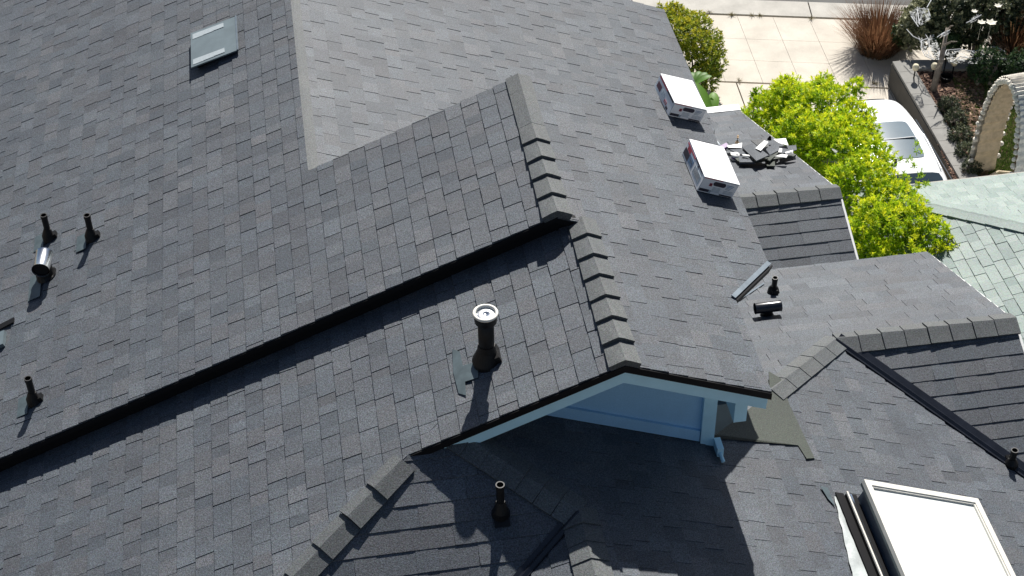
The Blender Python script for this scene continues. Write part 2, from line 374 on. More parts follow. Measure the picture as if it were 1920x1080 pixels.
# black rake of the upper slope: fascia standing on the lower slope
mb = MB()
mb.prism([(XW, YA+.03, zL1(XW, 0)-.01), (X2, YA+.03, Z2-.01), (X2, YA+.03, zL2(X2, 0)+.012), (XW, YA+.03, zL2(XW, 0)+.012)], (0, .03, 0))
mb.prism([(X2, YA+.03, Z2-.008), (X2+.18, YA+.03, Z2-.008-T*.18), (X2, YA+.03, zL2(X2, 0))], (0, .03, 0))
mb.prism([(XW, YA-.012, zL1(XW, 0)-.006), (X2, YA-.012, Z2-.006), (X2, YA-.012, Z2-.045), (XW, YA-.012, zL1(XW, 0)-.045)], (0, .03, 0))
mb.build('rake_fascia', M['black'], house)
mb = MB(); mb.prism([(X2, 10.24, zR(X2, 0)-.05), (3.1, 10.24, zR(3.1, 0)-.05), (3.1, 10.24, -9.6), (X1+.3, 10.24, -9.6), (X1+.3, 10.24, zR1(X1+.3, 0)-.05), (X2, 10.24, zR1(X2, 0)-.05)], (0, -.1, 0)); mb.build('wall', M['wood'], house)

# gable: drip edge, fascia boards, wall, trims
def band(mb, xa, xb, zf, top, bot, y, t):
    mb.prism([(xa, y, zf(xa, 0)+top), (xb, y, zf(xb, 0)+top), (xb, y, zf(xb, 0)+bot), (xa, y, zf(xa, 0)+bot)], (0, t, 0))
mb = MB(); band(mb, .30, X3, zL2, -.002, -.058, YG-.012, .02); band(mb, X3, 2.73, zR, -.002, -.058, YG-.012, .02); mb.build('drip_edge', M['black'], house)
fb = MB(); band(fb, .33, X3, zL2, -.058, -.172, YG+.012, .03); band(fb, X3, 2.71, zR, -.058, -.172, YG+.012, .03); fb.build('gable_fascia', M['blue'], house)
mb = MB(); mb.prism([(2.705, YG+.045, zR(2.7, 0)-.056), (2.705, 8.05, zR(2.7, 0)-.056), (2.705, 8.05, zR(2.7, 0)-.16), (2.705, YG+.045, zR(2.7, 0)-.16)], (.02, 0, 0)); mb.build('eave_fascia', M['blue'], house)
mb = MB(); mb.prism([(.3, YW, -8.6), (2.46, YW, -9.2), (2.46, YW, zR(2.46, 0)-.056), (X3, YW, Z3-.056), (.3, YW, zL2(.3, 0)-.056)], (0, .12, 0)); mb.build('gable_wall', M['bluewall'], house)
mb = MB(); mb.prism([(2.44, YW+.05, -9.6), (2.44, 10.4, -9.6), (2.44, 10.4, zR(2.5, 0)-.056), (2.44, YW+.05, zR(2.5, 0)-.056)], (.06, 0, 0))
mb.build('side_wall', M['bluewall'], house)
mb = MB(); mb.prism([(.88, YW-.022, zD(.88, 0)+.01), (2.40, YW-.022, zD(2.4, 0)+.012), (2.40, YW-.022, zD(2.4, 0)+.115), (.88, YW-.022, zD(.88, 0)+.115)], (0, .02, 0)); mb.build('base_trim', M['bluewall'], house)
mb = MB(); mb.bx(2.405, 2.50, YW-.035, YW+.04, zD(2.45, 0)-.02, zR(2.45, 0)-.058); mb.build('corner_board', M['blue'], house)
mb = MB(); mb.bx(2.515, 2.60, YG+.06, YW+.35, zR(2.58, 0)-.37, zR(2.6, 0)-.175); mb.bx(2.52, 2.595, YG+.055, YW+.3, zR(2.58, 0)-.172, zR(2.6, 0)-.058); mb.build('rafter_end', M['blue'], house)
mb = MB(); mb.bx(2.50, 2.545, YW-.14, YW-.03, zD(2.52, 0)+.0, zD(2.52, 0)+.09); mb.tube([(2.52, YW-.12, zD(2.52, 0)+.05), (2.53, YW-.2, zD(2.53, 0)+.025)], .014, 8); mb.build('kickout_flashing', M['blue'], house)

# felt patch still waiting for shingles
pp = [onp(1441, 699, zD), onp(1464, 713, zD), onp(1480, 762, zD), onp(1527, 862, zD), onp(1512, 863, zD), onp(1496, 838, zD), onp(1420, 829, zD), onp(1333, 818, zD)]
pp = [(p[0], p[1]) for p in pp]+[(2.505, 7.62), (2.505, hx(2.505)-.0), (P3[0]-.02, P3[1]-.03)]
V = [(x, y, zD(x, y)+.0185) for x, y in pp]; V += [(x, y, z-.017) for x, y, z in V]; n = len(pp)
F = [tuple(range(n))]+[(i, i+n, (i+1) % n+n, (i+1) % n) for i in range(n)]
mk('felt_patch', V, F, M['felt'], house, {'tone': [.5]*len(F), 'hue': [.3]*len(F)})

# metal valleys
def valley(p0, p1, wa, wb, a, b, name='valley_flashing', rib=.022):
    p0, p1 = A(p0, float), A(p1, float); wa = A(wa, float)/np.linalg.norm(wa); wb = A(wb, float)/np.linalg.norm(wb); up = A([0, 0, 1.])
    sec = [wa*a+up*.020, wa*.022+up*.018, up*(.018+rib), wb*.022+up*.018, wb*b+up*.020]
    V = [p+s for p in (p0, p1) for s in sec]; V += [v-up*.012 for v in V]
    F = [(j, j+1, j+6, j+5) for j in range(4)]+[(0, 5, 15, 10), (4, 14, 19, 9)]
    return mk(name, V, F, M['metalblk'], house)
vd = A([1, -1, -T]); wv = np.cross(A([T, 0, 1.]), vd); wv = wv if wv[2] > 0 else -wv      # up the D slope
wc = np.cross(A([0, -T, 1.]), vd); wc = wc if wc[2] > 0 else -wc
pe = A([5.42, vy(5.42), zD(5.42, 0)])
valley((xm, YC-.01, ZC), pe, wv, wc, .045, .075)
vd = A([-1, -T/TE, -T]); wf = np.cross(A([-T, 0, 1.]), vd); wf = wf if wf[2] > 0 else -wf; wee = np.cross(nEn, vd); wee = wee if wee[2] > 0 else -wee
valley((1.37, 6.67, -7.965), (vfx(ylo), ylo, zE(0, ylo)), wf, wee, .03, .05)

# diverter flashing at the cut corner of the eave
a0 = A([2.72, 8.04, zR(2.72, 0)]); a1 = A([3.13, 8.54, zR(3.13, 0)]); dd = (a1-a0)/np.linalg.norm(a1-a0); nn = A([T, 0, 1.])/sqrt(1+T*T); sd = np.cross(dd, nn)
mb = MB(); mb.box((a0+a1)/2-sd*.018+nn*.012, dd*np.linalg.norm(a1-a0), sd*.035, nn*.006); mb.build('diverter_flashing', M['steel'], house)
mb = MB(); mb.box((a0+a1)/2+sd*.014-nn*.06, dd*np.linalg.norm(a1-a0), sd*.012, nn*.07); mb.build('corner_shade_strip', M['black'], house)  # black strip stands for the fascia shadow below the diverter
mb = MB(); q0 = A([2.85, 8.62, zCf(0, 8.62)+.02])
a = onp(1378, 566, zCf, .02); b_ = onp(1432, 530, zCf, .02); mb.prism([a, b_, b_+A([.0, -.018, .0]), a+A([0, -.018, .0])], (0, 0, .004)); mb.build('step_flashing', M['steel'], house)

# gutters and walls of the wings
mb = MB(); mb.prism([(3.9, 16.2, zBf(0, 16.2)-.07), (5.30, 16.2, zBf(0, 16.2)-.07), (5.30, 16.32, zBf(0, 16.2)-.07), (3.9, 16.32, zBf(0, 16.2)-.07)], (0, 0, .085)); mb.build('gutter', M['white'], house)
mb = MB(); mb.prism([(5.285, YB, ZB-.02), (5.285, 16.2, zBf(0, 16.2)-.02), (5.285, 16.2, zBf(0, 16.2)-.14), (5.285, YB, ZB-.14), (5.285, 10.2, zBn(0, 10.2)-.14), (5.285, 10.2, zBn(0, 10.2)-.02)], (.025, 0, 0)); mb.build('rake_board', M['white'], house)
mb = MB(); mb.prism([(5.425, YC, ZC-.02), (5.425, 10.72, zCf(0, 10.72)-.02), (5.425, 10.72, zCf(0, 10.72)-.14), (5.425, YC, ZC-.14), (5.425, 7.5, zCn(0, 7.5)-.14), (5.425, 7.5, zCn(0, 7.5)-.02)], (.025, 0, 0)); mb.build('rake_board', M['white'], house)
def walls(x0, x1, y0, y1, zt, gable=None, name='wall'):
    mb = MB(); mb.bx(x0, x1, y0, y1, -14.8, zt); return mb.build(name, M['wood'], house)
walls(3.9, 5.15, 12.75, 16.0, zBf(0, 16.0)-.06); walls(2.5, 5.2, 9.1, 10.5, zCf(0, 10.5)-.06); walls(3.0, 5.15, 10.55, 12.6, zBn(0, 10.55)-.08)
walls(-4.9, 3.0, 10.6, 14.4, zL1(-4.9, 0)-.1); walls(-4.9, 1.2, 5., 10.4, zL2(-4.9, 0)-.12); walls(1.3, 5.2, 5., 7.4, zD(5.2, 0)-.2)
mb = MB(); mb.prism([(X1, 14.4, Z1-.06), (-4.9, 14.4, zL1(-4.9, 0)-.06), (-4.9, 14.4, -10), (3.6, 14.4, -10), (3.6, 14.4, zR1(3.6, 0)-.06)], (0, -.1, 0)); mb.build('wall', M['wood'], house)

# ---- roof fittings
def vent_pipe(p, zf, nrm, h, r=.026, upd=(1, 0), plate=True, lean=(0, 0)):
    """p: plan point, nrm: roof normal, upd: plan direction up the slope"""
    x, y = p; b = A([x, y, zf(x, y)+.012]); n = A(nrm, float)/np.linalg.norm(nrm); top = b+A([lean[0], lean[1], h])
    mb = MB(); mb.tube([b-A([0, 0, .02]), top-A([0, 0, .008])], r, 16, False)
    mb.lathe(top, [(r*1.0, -.03), (r*1.12, -.03), (r*1.12, 0), (r*.85, 0), (r*.82, -.06)], 16)
    o = mb.build('vent_pipe', M['pipe'], house)
    up = A([upd[0], upd[1], zf(x+upd[0], y+upd[1])-zf(x, y)]); up /= np.linalg.norm(up); side = np.cross(n, up)
    mb = MB()
    mb.tube([b-n*.01, b+n*.02+A([0, 0, .02]), b+A([0, 0, h*.42])], [r*2.4, r*1.9, r*1.1], 16)
    mb.box(b+up*r*1.6, up*r*2.6, side*r*2.2, n*.035)
    if plate: mb.box(b-up*.04, up*.10, side*.10, n*.004)
    mb.build('pipe_boot', M['pipe'], o); return o
L1n = (-T, 0, 1)
for px, py, h in ((93, 447, .25), (173, 447, .245), (65, 753, .245)):
    q = onp(px, py, zL1, .012); vent_pipe((q[0], q[1]), zL1, L1n, h)
    w = A([q[0], q[1], zL1(q[0], 0)+.017]); up = A([1, 0, T])/sqrt(1+T*T)
    mb = MB(); mb.box(w-up*.10+A([0, .0, 0]), up*.09, A([0, .20, 0]), A([-T, 0, 1])*.003); mb.build('pipe_flashing', M['flash'], house)
q = onp(939, 962, zE, .012); vent_pipe((q[0], q[1]), zE, (0, -TE, 1), .27, .026, (0, 1))
q = onp(1450, 548, zCf, .012); vent_pipe((q[0], q[1]), zCf, (0, T, 1), .17, .024, (0, -1), False)
q = onp(1895, 872, zCn, .012); vent_pipe((q[0], q[1]), zCn, (0, -T, 1), .17, .026, (0, 1), False)
# capped vents: a half drum lying on a short neck
def drum_vent(base, zf, nrm, ax, L, r, neck_h, mat):
    b = A(base, float); n = A(nrm, float)/np.linalg.norm(nrm); ax = A(ax, float)/np.linalg.norm(ax)
    c = b+A([0, 0, neck_h]); mb = MB(); mb.tube([c-ax*L/2, c-ax*(L/2-.012), c+ax*(L/2-.012), c+ax*L/2], [r*1.06, r, r, r*1.06], 26, False)
    mb.tube([c-ax*(L/2-.02), c+ax*(L/2-.02)], r*.92, 20, True, 1)
    o = mb.build('exhaust_cap', mat, house, mats=[mat, M['black']])
    for p in o.data.polygons: p.use_smooth = p.material_index == 0 and len(p.vertices) == 4
    mb = MB(); mb.tube([b-n*.01, b+n*.015, c], [r*1.35, r*1.1, r*.85], 16); mb.build('neck', M['pipe'], o); return o
q = onp(97, 522, zL1, .01); ov = drum_vent(q+A([-.05, .06, 0]), zL1, L1n, (.10, 1, .03), .20, .068, .13, M['chrome'])
w = A([q[0]-.14, q[1]-.02, zL1(q[0]-.14, 0)+.017]); up = A([1, 0, T])/sqrt(1+T*T)
mb = MB(); mb.box(w, up*.11, A([0, .30, 0]), A([-T, 0, 1])*.003); mb.build('vent_flashing', M['flash'], house)
q = onp(1438, 590, zCf, .01); drum_vent(q, zCf, (0, T, 1), (1, .0, .0), .225, .046, .085, M['metalblk'])
# flue pipe with a rimmed cap
q = onp(913, 676, zL2, .012); b = A([q[0], q[1], zL2(q[0], 0)+.01]); hc = .425
mb = MB(); mb.tube([b-A([0, 0, .02]), b+A([0, 0, hc-.02])], .053, 24, True); o = mb.build('flue_pipe', M['pipe'], house, True)
n = A([-T, 0, 1])/sqrt(1+T*T); up = A([1, 0, T])/sqrt(1+T*T)
mb = MB(); mb.tube([b-n*.01, b+n*.012, b+A([0, 0, .10]), b+A([0, 0, .15])], [.10, .095, .062, .056], 24); mb.box(b+up*.045, up*.11, A([0, .13, 0]), n*.05); mb.build('pipe_boot', M['pipe'], o)
c = b+A([0, 0, hc])
mb = MB(); mb.lathe(c, [(.056, -.075), (.073, -.07), (.076, -.012)], 32); mb.build('cap_collar', M['pipe'], o, True)
mb = MB(); mb.lathe(c, [(.076, -.014), (.083, -.006), (.083, .004), (.076, .010), (.064, .006), (.062, -.012)], 32); mb.build('cap_rim', M['cream'], o, True)
mb = MB(); mb.lathe(c, [(.062, -.012), (.045, -.008), (.02, -.006), (.014, -.011), (.001, -.012)], 32); mb.build('cap_disc', M['chrome'], o, True)
mb = MB()
for pl in ([(848, 655), (862, 660), (868, 686), (895, 678), (897, 708), (872, 716), (874, 742), (860, 738), (850, 700)],):
    P = [onp(x, y, zL2, .017) for x, y in pl]; mb.prism(P, (0, 0, .003))
mb.build('flue_flashing', M['flash'], house)

# raised sheet metal vent on the left slope
h = .085; cs = [onp(366, 137, zL1, .02), onp(367, 70, zL1, .075), onp(449, 41, zL1, .075), onp(452, 108, zL1, .045)]
c0 = onp(366, 137, zL1, 0); xl, xr = -1.005, -.59; yn, yf = 12.34, 12.90
up = A([1, 0, T])/sqrt(1+T*T); n = A([-T, 0, 1])/sqrt(1+T*T)
ctr = A([(xl+xr)/2, (yn+yf)/2, zL1((xl+xr)/2, 0)+.012]); Lx = (xr-xl)*sqrt(1+T*T); Ly = yf-yn
def slab(mb, ctr, ex, ey, n, u0, u1, v0, v1, h0, h1):
    f = lambda u, v, hh: ctr+ex*u+ey*v+n*hh
    V = [f(u0, v0, h0[0]), f(u1, v0, h0[1]), f(u1, v1, h0[1]), f(u0, v1, h0[0]), f(u0, v0, h1[0]), f(u1, v0, h1[1]), f(u1, v1, h1[1]), f(u0, v1, h1[0])]
    mb.add(V, [(3, 2, 1, 0), (4, 5, 6, 7), (0, 1, 5, 4), (1, 2, 6, 5), (2, 3, 7, 6), (3, 0, 4, 7)])
ey = A([0, 1., 0])
mb = MB(); slab(mb, ctr, up, ey, n, -Lx/2, Lx/2, -Ly/2, Ly/2, (.060, .022), (.072, .034)); vp = mb.build('roof_vent', M['panel'], house)
mb = MB(); slab(mb, ctr, up, ey, n, -Lx/2+.03, Lx/2-.01, -Ly/2+.06, Ly/2-.06, (0, 0), (.060, .022)); mb.build('vent_throat', M['black'], vp)
hv = lambda u: .0722-(u+Lx/2)/Lx*.038
for v0 in (-Ly/2+.03, Ly/2-.115):
    mb = MB()
    for k in range(3):
        ua, ub = -Lx/2+.02+k*.10, -Lx/2+.122+k*.10; slab(mb, ctr, up, ey, n, ua, ub, v0+.004*k, v0+.082-.003*k, (hv(ua)-.001, hv(ub)-.001), (hv(ua)+.003+.001*k, hv(ub)+.003+.001*k))
    mb.build('pale_strip', M['tape'], vp)
mb = MB(); slab(mb, ctr, up, ey, n, Lx/2-.012, Lx/2+.002, -Ly/2, Ly/2, (.03, .03), (.040, .040)); mb.build('hem', M['steel'], vp)
# cap vent at the very left and a loose tab
q = onp(2, 640, zL1, .0)
mb = MB(); slab(mb, A([q[0]-.12, q[1], zL1(q[0]-.12, 0)+.012]), up, ey, n, -.15, .18, -.10, .06, (0, 0), (.05, .035)); mb.build('roof_vent', M['panel'], house)
q = onp(8, 613, zL1, .0); mb = MB(); slab(mb, A([q[0], q[1], zL1(q[0], 0)+.012]), up, ey, n, -.06, .10, -.03, .03, (.002, .004), (.008, .018)); mb.build('lifted_tab', M['black'], house)

# skylight on a raised curb
nD = A([T, 0, 1])/sqrt(1+T*T); dx = A([1, 0, -T])/sqrt(1+T*T); ey = A([0, 1., 0])
P0 = A([3.455, 7.225, zD(3.455, 0)]); W = .985; Ls = 1.30; HT = .20
f = lambda u, v, h_: P0+dx*u-ey*v+nD*h_
def sb(mb, u0, u1, v0, v1, h0, h1, m=0):
    V = [f(u, v, h_) for h_ in (h0, h1) for v in (v0, v1) for u in (u0, u1)]
    mb.add(V, [(0, 1, 3, 2), (4, 6, 7, 5), (0, 4, 5, 1), (2, 3, 7, 6), (0, 2, 6, 4), (1, 5, 7, 3)], m)
mb = MB(); sb(mb, .03, W-.03, .03, Ls-.03, -.02, HT-.055); sky = mb.build('skylight', M['skydark'], house)
mb = MB()
for a in ((0, W, 0, .045), (0, W, Ls-.045, Ls), (0, .045, .045, Ls-.045), (W-.045, W, .045, Ls-.045)): sb(mb, *a, HT-.035, HT)
for a in ((.045, W-.045, .045, .057), (.045, W-.045, Ls-.057, Ls-.045), (.045, .057, .057, Ls-.057), (W-.057, W-.045, .057, Ls-.057)): sb(mb, *a, HT-.03, HT-.009)
mb.build('frame', M['cream'], sky)
mb = MB()
for a in ((.0, W, .0, .03), (.0, W, Ls-.03, Ls), (.0, .03, .03, Ls-.03), (W-.03, W, .03, Ls-.03)): sb(mb, *a, HT-.055, HT-.0352)
mb.build('gasket', M['flash'], sky)
mb = MB(); nU = 12; V = []
for j in range(nU+1):
    for i in range(nU+1):
        u, v = i/nU, j/nU; bul = .018*(1-(2*u-1)**4)*(1-(2*v-1)**4); V.append(f(.057+u*(W-.114), .057+v*(Ls-.114), HT-.024+bul))
mb.add(V, [(j*(nU+1)+i, (j+1)*(nU+1)+i, (j+1)*(nU+1)+i+1, j*(nU+1)+i+1) for j in range(nU) for i in range(nU)]); mb.build('pane', M['acryl'], sky, True)
mb = MB(); sb(mb, -.066, -.052, .0, Ls+.1, .048, .060); mb.build('curb_rail', M['cream'], sky)
mb = MB(); sb(mb, -.046, -.030, .02, Ls+.1, .01, .058); mb.build('inner_rail', M['chrome'], sky)
mb = MB(); sb(mb, -.0662, .02, .01, Ls+.1, -.01, .0478); mb.build('curb', M['black'], sky)  # box kept black for the dark gap below the rails
mb = MB(); sb(mb, -.135, -.067, -.01, Ls+.1, .014, .024); mb.build('gap_shade', M['black'], sky)  # flat black strip painted in for the shaded side of the curb
mb = MB(); V = []; nn_ = 26
rg = random.Random(5)
for j in range(nn_):
    t = j/(nn_-1); y = 7.19-t*1.25; wdt = .012+.12*min(1, t*1.5)+.004*sin(j*1.7)
    for i in range(6):
        s = i/5; x = 3.33-.0-wdt*(1-s); V.append((x+rg.uniform(-.002, .002), y, zD(x, 0)+.02+.008*rg.random()*sin(s*pi)+.003*sin(j*1.1+i)))
mb.add(V, [(j*6+i, (j+1)*6+i, (j+1)*6+i+1, j*6+i+1) for j in range(nn_-1) for i in range(5)]); mb.build('membrane', M['memb'], sky, True)
q = onp(1553, 935, zD, 0); mb = MB()
mb.prism([onp(1538, 912, zD, .018), onp(1552, 915, zD, .018), onp(1566, 950, zD, .018), onp(1552, 935, zD, .018)], (0, 0, .004)); mb.build('flashing_corner', M['flash'], house)

# =================================================================== CARTONS ON THE RIGHT SLOPE
def carton(bl, br, fl, h, label, var):
    bl, br, fl = A(bl, float), A(br, float), A(fl, float); n = A([T, 0, 1])/sqrt(1+T*T)
    ex = br-bl; ey_ = fl-bl; ey_ = ey_-ex*(ey_@ex)/(ex@ex)
    mb = MB(); o = bl+n*.014
    P = lambda u, v, w: o+ex*u+ey_*v+n*(h*w)
    V = [P(u, v, w) for w in (0, 1) for v in (0, 1) for u in (0, 1)]
    mb.add(V, [(0, 2, 3, 1), (4, 5, 7, 6), (0, 1, 5, 4), (2, 6, 7, 3), (0, 4, 6, 2), (1, 3, 7, 5)])
    # lid flaps: a top sheet standing 2 mm proud with a centre seam
    e = .0025
    def top(u0, u1, v0, v1, w0=1., m=0):
        q = [P(u, v, w0) for u, v in ((u0, v0), (u1, v0), (u1, v1), (u0, v1))]; mb.prism(q, n*e, m)
    top(-.006, 1.006, -.006, .497); top(-.006, 1.006, .503, 1.006)
    fn = -ey_/np.linalg.norm(ey_); ln = -ex/np.linalg.norm(ex)
    def front(u0, u1, w0, w1, m): mb.prism([P(u, 0, w) for u, w in ((u0, w0), (u1, w0), (u1, w1), (u0, w1))], fn*.0015, m)
    def frontp(pts, m): mb.prism([P(u, 0, w) for u, w in pts], fn*.0022, m)
    def left(v0, v1, w0, w1, m): mb.prism([P(0, v, w) for v, w in ((v0, w0), (v1, w0), (v1, w1), (v0, w1))], ln*.0015, m)
    mats = [M['carton'], M['red'], M['ink'], M['maroon'], M['greyprint'], M['bluep']]
    # handle hole: a stadium
    st = [(.5+.115*(1 if c > 0 else -1)*1+.06*c, .70+.14*s) for c, s in [(cos(t), sin(t)) for t in np.linspace(-pi/2, 3*pi/2, 20, endpoint=False)]]
    frontp(st, 2)
    front(.02, .55, .93, .975, 1); front(.55, .98, .93, .965, 4); front(.0, .012, 0, 1, 4)
    front(.03, .30, .06, .24, 2); front(.62, .97, .02, .11, 2); front(.30, .36, .05, .22, 4)
    front(.23, .31, .48, .68, 1); front(.245, .295, .50, .66, 3)
    for k in range(4): front(.70, .70+.2*(1-.12*k), .74-.09*k, .78-.09*k, 5 if k < 2 else 4)
    for k in range(5): front(.36, .36+.24*(1-.1*(k % 2)), .44-.07*k, .465-.07*k, 4)
    for k in range(3): front(.68, .95, .36-.08*k, .385-.08*k, 4)
    if var == 0:
        left(.04, .44, .84, .97, 2); left(.44, .97, .84, .97, 1); left(.70, .93, .22, .62, 3)
        for k in range(4): left(.46, .64, .30+.1*k, .33+.1*k, 4)
        left(.26, .40, .18, .38, 1); left(.14, .24, .06, .24, 2); left(.28, .37, .21, .35, 0)
    else:
        left(.10, .52, .88, .97, 2); left(.52, .97, .80, .88, 1); left(.72, .97, .12, .55, 2); left(.50, .72, .2, .66, 5); left(.56, .66, .35, .52, 4)
        left(.08, .42, .22, .70, 4); left(.12, .38, .28, .64, 0); left(.30, .34, .74, .86, 2); left(.74, .90, .58, .78, 1)
    return tag(mb.build('carton', M['carton'], None, mats=mats), label, 'box', 'white cartons on the roof')
n_, p_ = plane(zR)
b2 = [onp(1305, 360, zR), onp(1370, 375, zR), onp(1291, 293, zR)]
carton(*b2, .135, 'nearer white printed carton on the roof slope, blue picture on its left side', 1)
b1 = [onp(1251, 219, zR), onp(1311, 232, zR), onp(1219, 163, zR)]
carton(*b1, .125, 'farther white printed carton on the roof slope, long red stripe down its left side', 0)

# =================================================================== SCRAP PILE ON THE SMALL WING
nBn = A([0, T, 1])/sqrt(1+T*T)
def scrap(name, pts, h, t, mat, label, cat, group='roofing scraps heaped on the small wing', tilt=0.):
    h = h*1.3+.012; tilt = tilt or (.008 if len(pts) % 2 == 0 else 0)
    P = [onp(x, y, zBf, h+tilt*((i*7) % 4)) for i, (x, y) in enumerate(pts)]
    V = [tuple(p) for p in P]+[tuple(p-A([0, 0, t])) for p in P]; n = len(P)
    F = [tuple(range(n))[::-1], tuple(range(n, 2*n))]+[(i, (i+1) % n, (i+1) % n+n, i+n) for i in range(n)]
    o = mk(name, V, F, M[mat], None, {'tone': [.45]*len(F), 'hue': [.2]*len(F)}); return tag(o, label, cat, group)
z = lambda *c: [(1280+x/7.71, 250+y/7.71) for x, y in c]
scrap('shingle_scrap', z((640, 215), (860, 170), (1000, 320), (820, 300)), .05, .012, 'shingle', 'wide grey shingle scrap at the left of the heap', 'shingle')
scrap('shingle_scrap', z((860, 200), (1010, 140), (1245, 315), (1065, 395)), .085, .012, 'shingle', 'large dark diamond shingle scrap on top of the heap', 'shingle')
scrap('shingle_scrap', z((985, 100), (1190, 75), (1280, 240), (1110, 200)), .05, .010, 'green', 'pale green grey shingle scrap at the back of the heap', 'shingle').data.materials[0] = M['pale']
scrap('shingle_scrap', z((1180, 200), (1390, 165), (1400, 240), (1260, 310)), .075, .012, 'shingle', 'grey shingle scrap overhanging right of the dark diamond one', 'shingle')
scrap('shingle_scrap', z((1390, 190), (1640, 170), (1650, 235), (1420, 300)), .07, .010, 'shingle', 'light shingle scrap at the right end of the heap', 'shingle')
scrap('shingle_scrap', z((805, 310), (970, 330), (1040, 415), (820, 415)), .04, .030, 'shingle', 'folded shingle scrap at the front of the heap', 'shingle')
scrap('shingle_scrap', z((1190, 370), (1330, 340), (1335, 470), (1220, 470)), .02, .015, 'felt', 'small dark square scrap fallen in front of the heap', 'shingle')
scrap('shingle_scrap', z((1200, 375), (1370, 255), (1390, 275), (1260, 395)), .06, .02, 'felt', 'narrow dark strip leaning across the front of the heap', 'shingle')
scrap('shingle_scrap', z((700, 300), (990, 330), (1010, 400), (800, 400)), .03, .02, 'felt', 'black backed scrap under the front of the heap', 'shingle')
scrap('shingle_scrap', z((1010, 370), (1650, 300), (1600, 330), (1040, 410)), .045, .02, 'felt', 'long black backed strip under the right of the heap', 'shingle')
scrap('paper_strip', z((1050, 215), (1180, 100), (1240, 125), (1130, 250)), .11, .006, 'white', 'white printed wrapper strip on top of the dark scrap', 'wrapper')
scrap('paper_strip', z((1310, 85), (1490, 70), (1530, 175), (1390, 140)), .10, .006, 'white', 'bent white wrapper at the far right of the heap', 'wrapper')
scrap('paper_strip', z((1330, 330), (1420, 300), (1520, 310), (1500, 350)), .08, .006, 'white', 'white wrapper scrap at the front right of the heap', 'wrapper')
scrap('paper_strip', z((1480, 270), (1590, 240), (1600, 260), (1490, 290)), .09, .006, 'white', 'thin white strip on the light shingle scrap', 'wrapper')
scrap('paper_strip', z((1380, 270), (1400, 215), (1440, 220), (1430, 275)), .095, .006, 'white', 'small square of white wrapper right of centre', 'wrapper')
scrap('paper_strip', z((640, 180), (860, 135), (850, 210), (660, 205)), .06, .006, 'white', 'crumpled white wrapper behind the left shingle scrap', 'wrapper')
scrap('paper_strip', z((690, 275), (790, 270), (800, 300), (700, 310)), .05, .006, 'white', 'white wrapper bit above the small tub', 'wrapper')
scrap('paper_strip', z((860, 300), (960, 310), (975, 330), (870, 318)), .07, .008, 'white', 'slim white strip along the grey scrap edge', 'wrapper')
bt = onp(*z((540, 210))[0], zBf, .03); mb = MB(); mb.tube([bt, bt+A([-.02, .10, .0]), bt+A([-.025, .13, .0]), bt+A([-.03, .17, .0])], [.028, .028, .013, .012], 14)
o = mb.build('plastic_bottle', M['clear'], None, True); tag(o, 'clear plastic bottle lying at the left end of the scrap heap', 'bottle')
tb = onp(*z((760, 385))[0], zBf, .01); mb = MB(); mb.lathe(tb, [(.0, 0), (.042, 0), (.045, .035)], 18, m=0); mb.lathe(tb, [(.046, .035), (.046, .06)], 18, m=1); mb.lathe(tb, [(.047, .06), (.044, .078), (0, .078)], 18, m=0)
tag(mb.build('sealant_tub', M['white'], None, True, mats=[M['white'], M['purple']]), 'small white tub with a purple band in front of the heap', 'tub')
tn = onp(*z((790, 205))[0], zBf, .05); mb = MB(); mb.tube([tn, tn+A([0, .03, .05]), tn+A([.01, .05, .10]), tn+A([.012, .055, .13])], [.026, .024, .012, .010], 12)
tag(mb.build('glue_bottle', M['amber'], None, True), 'tan squeeze bottle standing among the white wrappers', 'bottle')
tr_ = onp(*z((1250, 90))[0], zBf, .07); mb = MB(); mb.tube([tr_, tr_+A([.01, .0, .05])], [.028, .012], 5)
tag(mb.build('rubble_piece', M['black'], None), 'small black lump at the back of the scrap heap', 'lump')
pc = onp(*z((600, 215))[0], zBf, .03); mb = MB(); mb.box(pc, A([.09, .05, 0]), A([-.02, .06, 0]), A([0, 0, .035])); tag(mb.build('glove', M['purple'], None), 'dark purple crumpled wrapper beside the clear bottle', 'wrapper')

# =================================================================== NEIGHBOUR'S HOUSE
nb = thing('house', (9, 12.5, -14.8), 'neighbouring house with a pale mint green shingle hip roof', 'house')
KX, KY, KZ, TN = 6.472, 14.781, -12.3, .28
zNf = lambda x, y: KZ+TN*(KY-y); zNl = lambda x, y: KZ+TN*(x-KX)
shingles('roof_slope', zNf, (0, 1), [[(KX, KY), (KX+5, KY-5), (14, KY-5), (14, KY)]], nb, mat='green', seed=51, expo=.13, wr=(.11, .15), th=.006, lam=.002, deck='white')
shingles('roof_slope', zNl, (-1, 0), [[(KX, KY), (KX, 8), (KX+5, 8), (KX+5, KY-5)]], nb, mat='green', seed=52, expo=.125, wr=(.13, .17), th=.007, lam=.004, deck='white', tonesd=.25)
hd = A([1, -1, TN]); wn0 = np.cross(A([0, TN, 1.]), hd); wn0 = wn0 if wn0[2] < 0 else -wn0; wn1 = np.cross(A([-TN, 0, 1.]), hd); wn1 = wn1 if wn1[2] < 0 else -wn1
caps(A([KX, KY, KZ])+hd*4.8, (KX, KY, KZ), wn0, wn1, nb, 30, .13, h1=.02, mat='green', seed=53)
mb = MB(); mb.bx(KX+.4, 13.5, 8.2, KY-.4, -14.8, KZ-.03); mb.build('wall', M['wood'], nb)
mb = MB(); mb.bx(KX, 14, KY+.005, KY+.03, KZ-.12, KZ-.006); mb.build('eave_fascia', M['conc2'], nb)

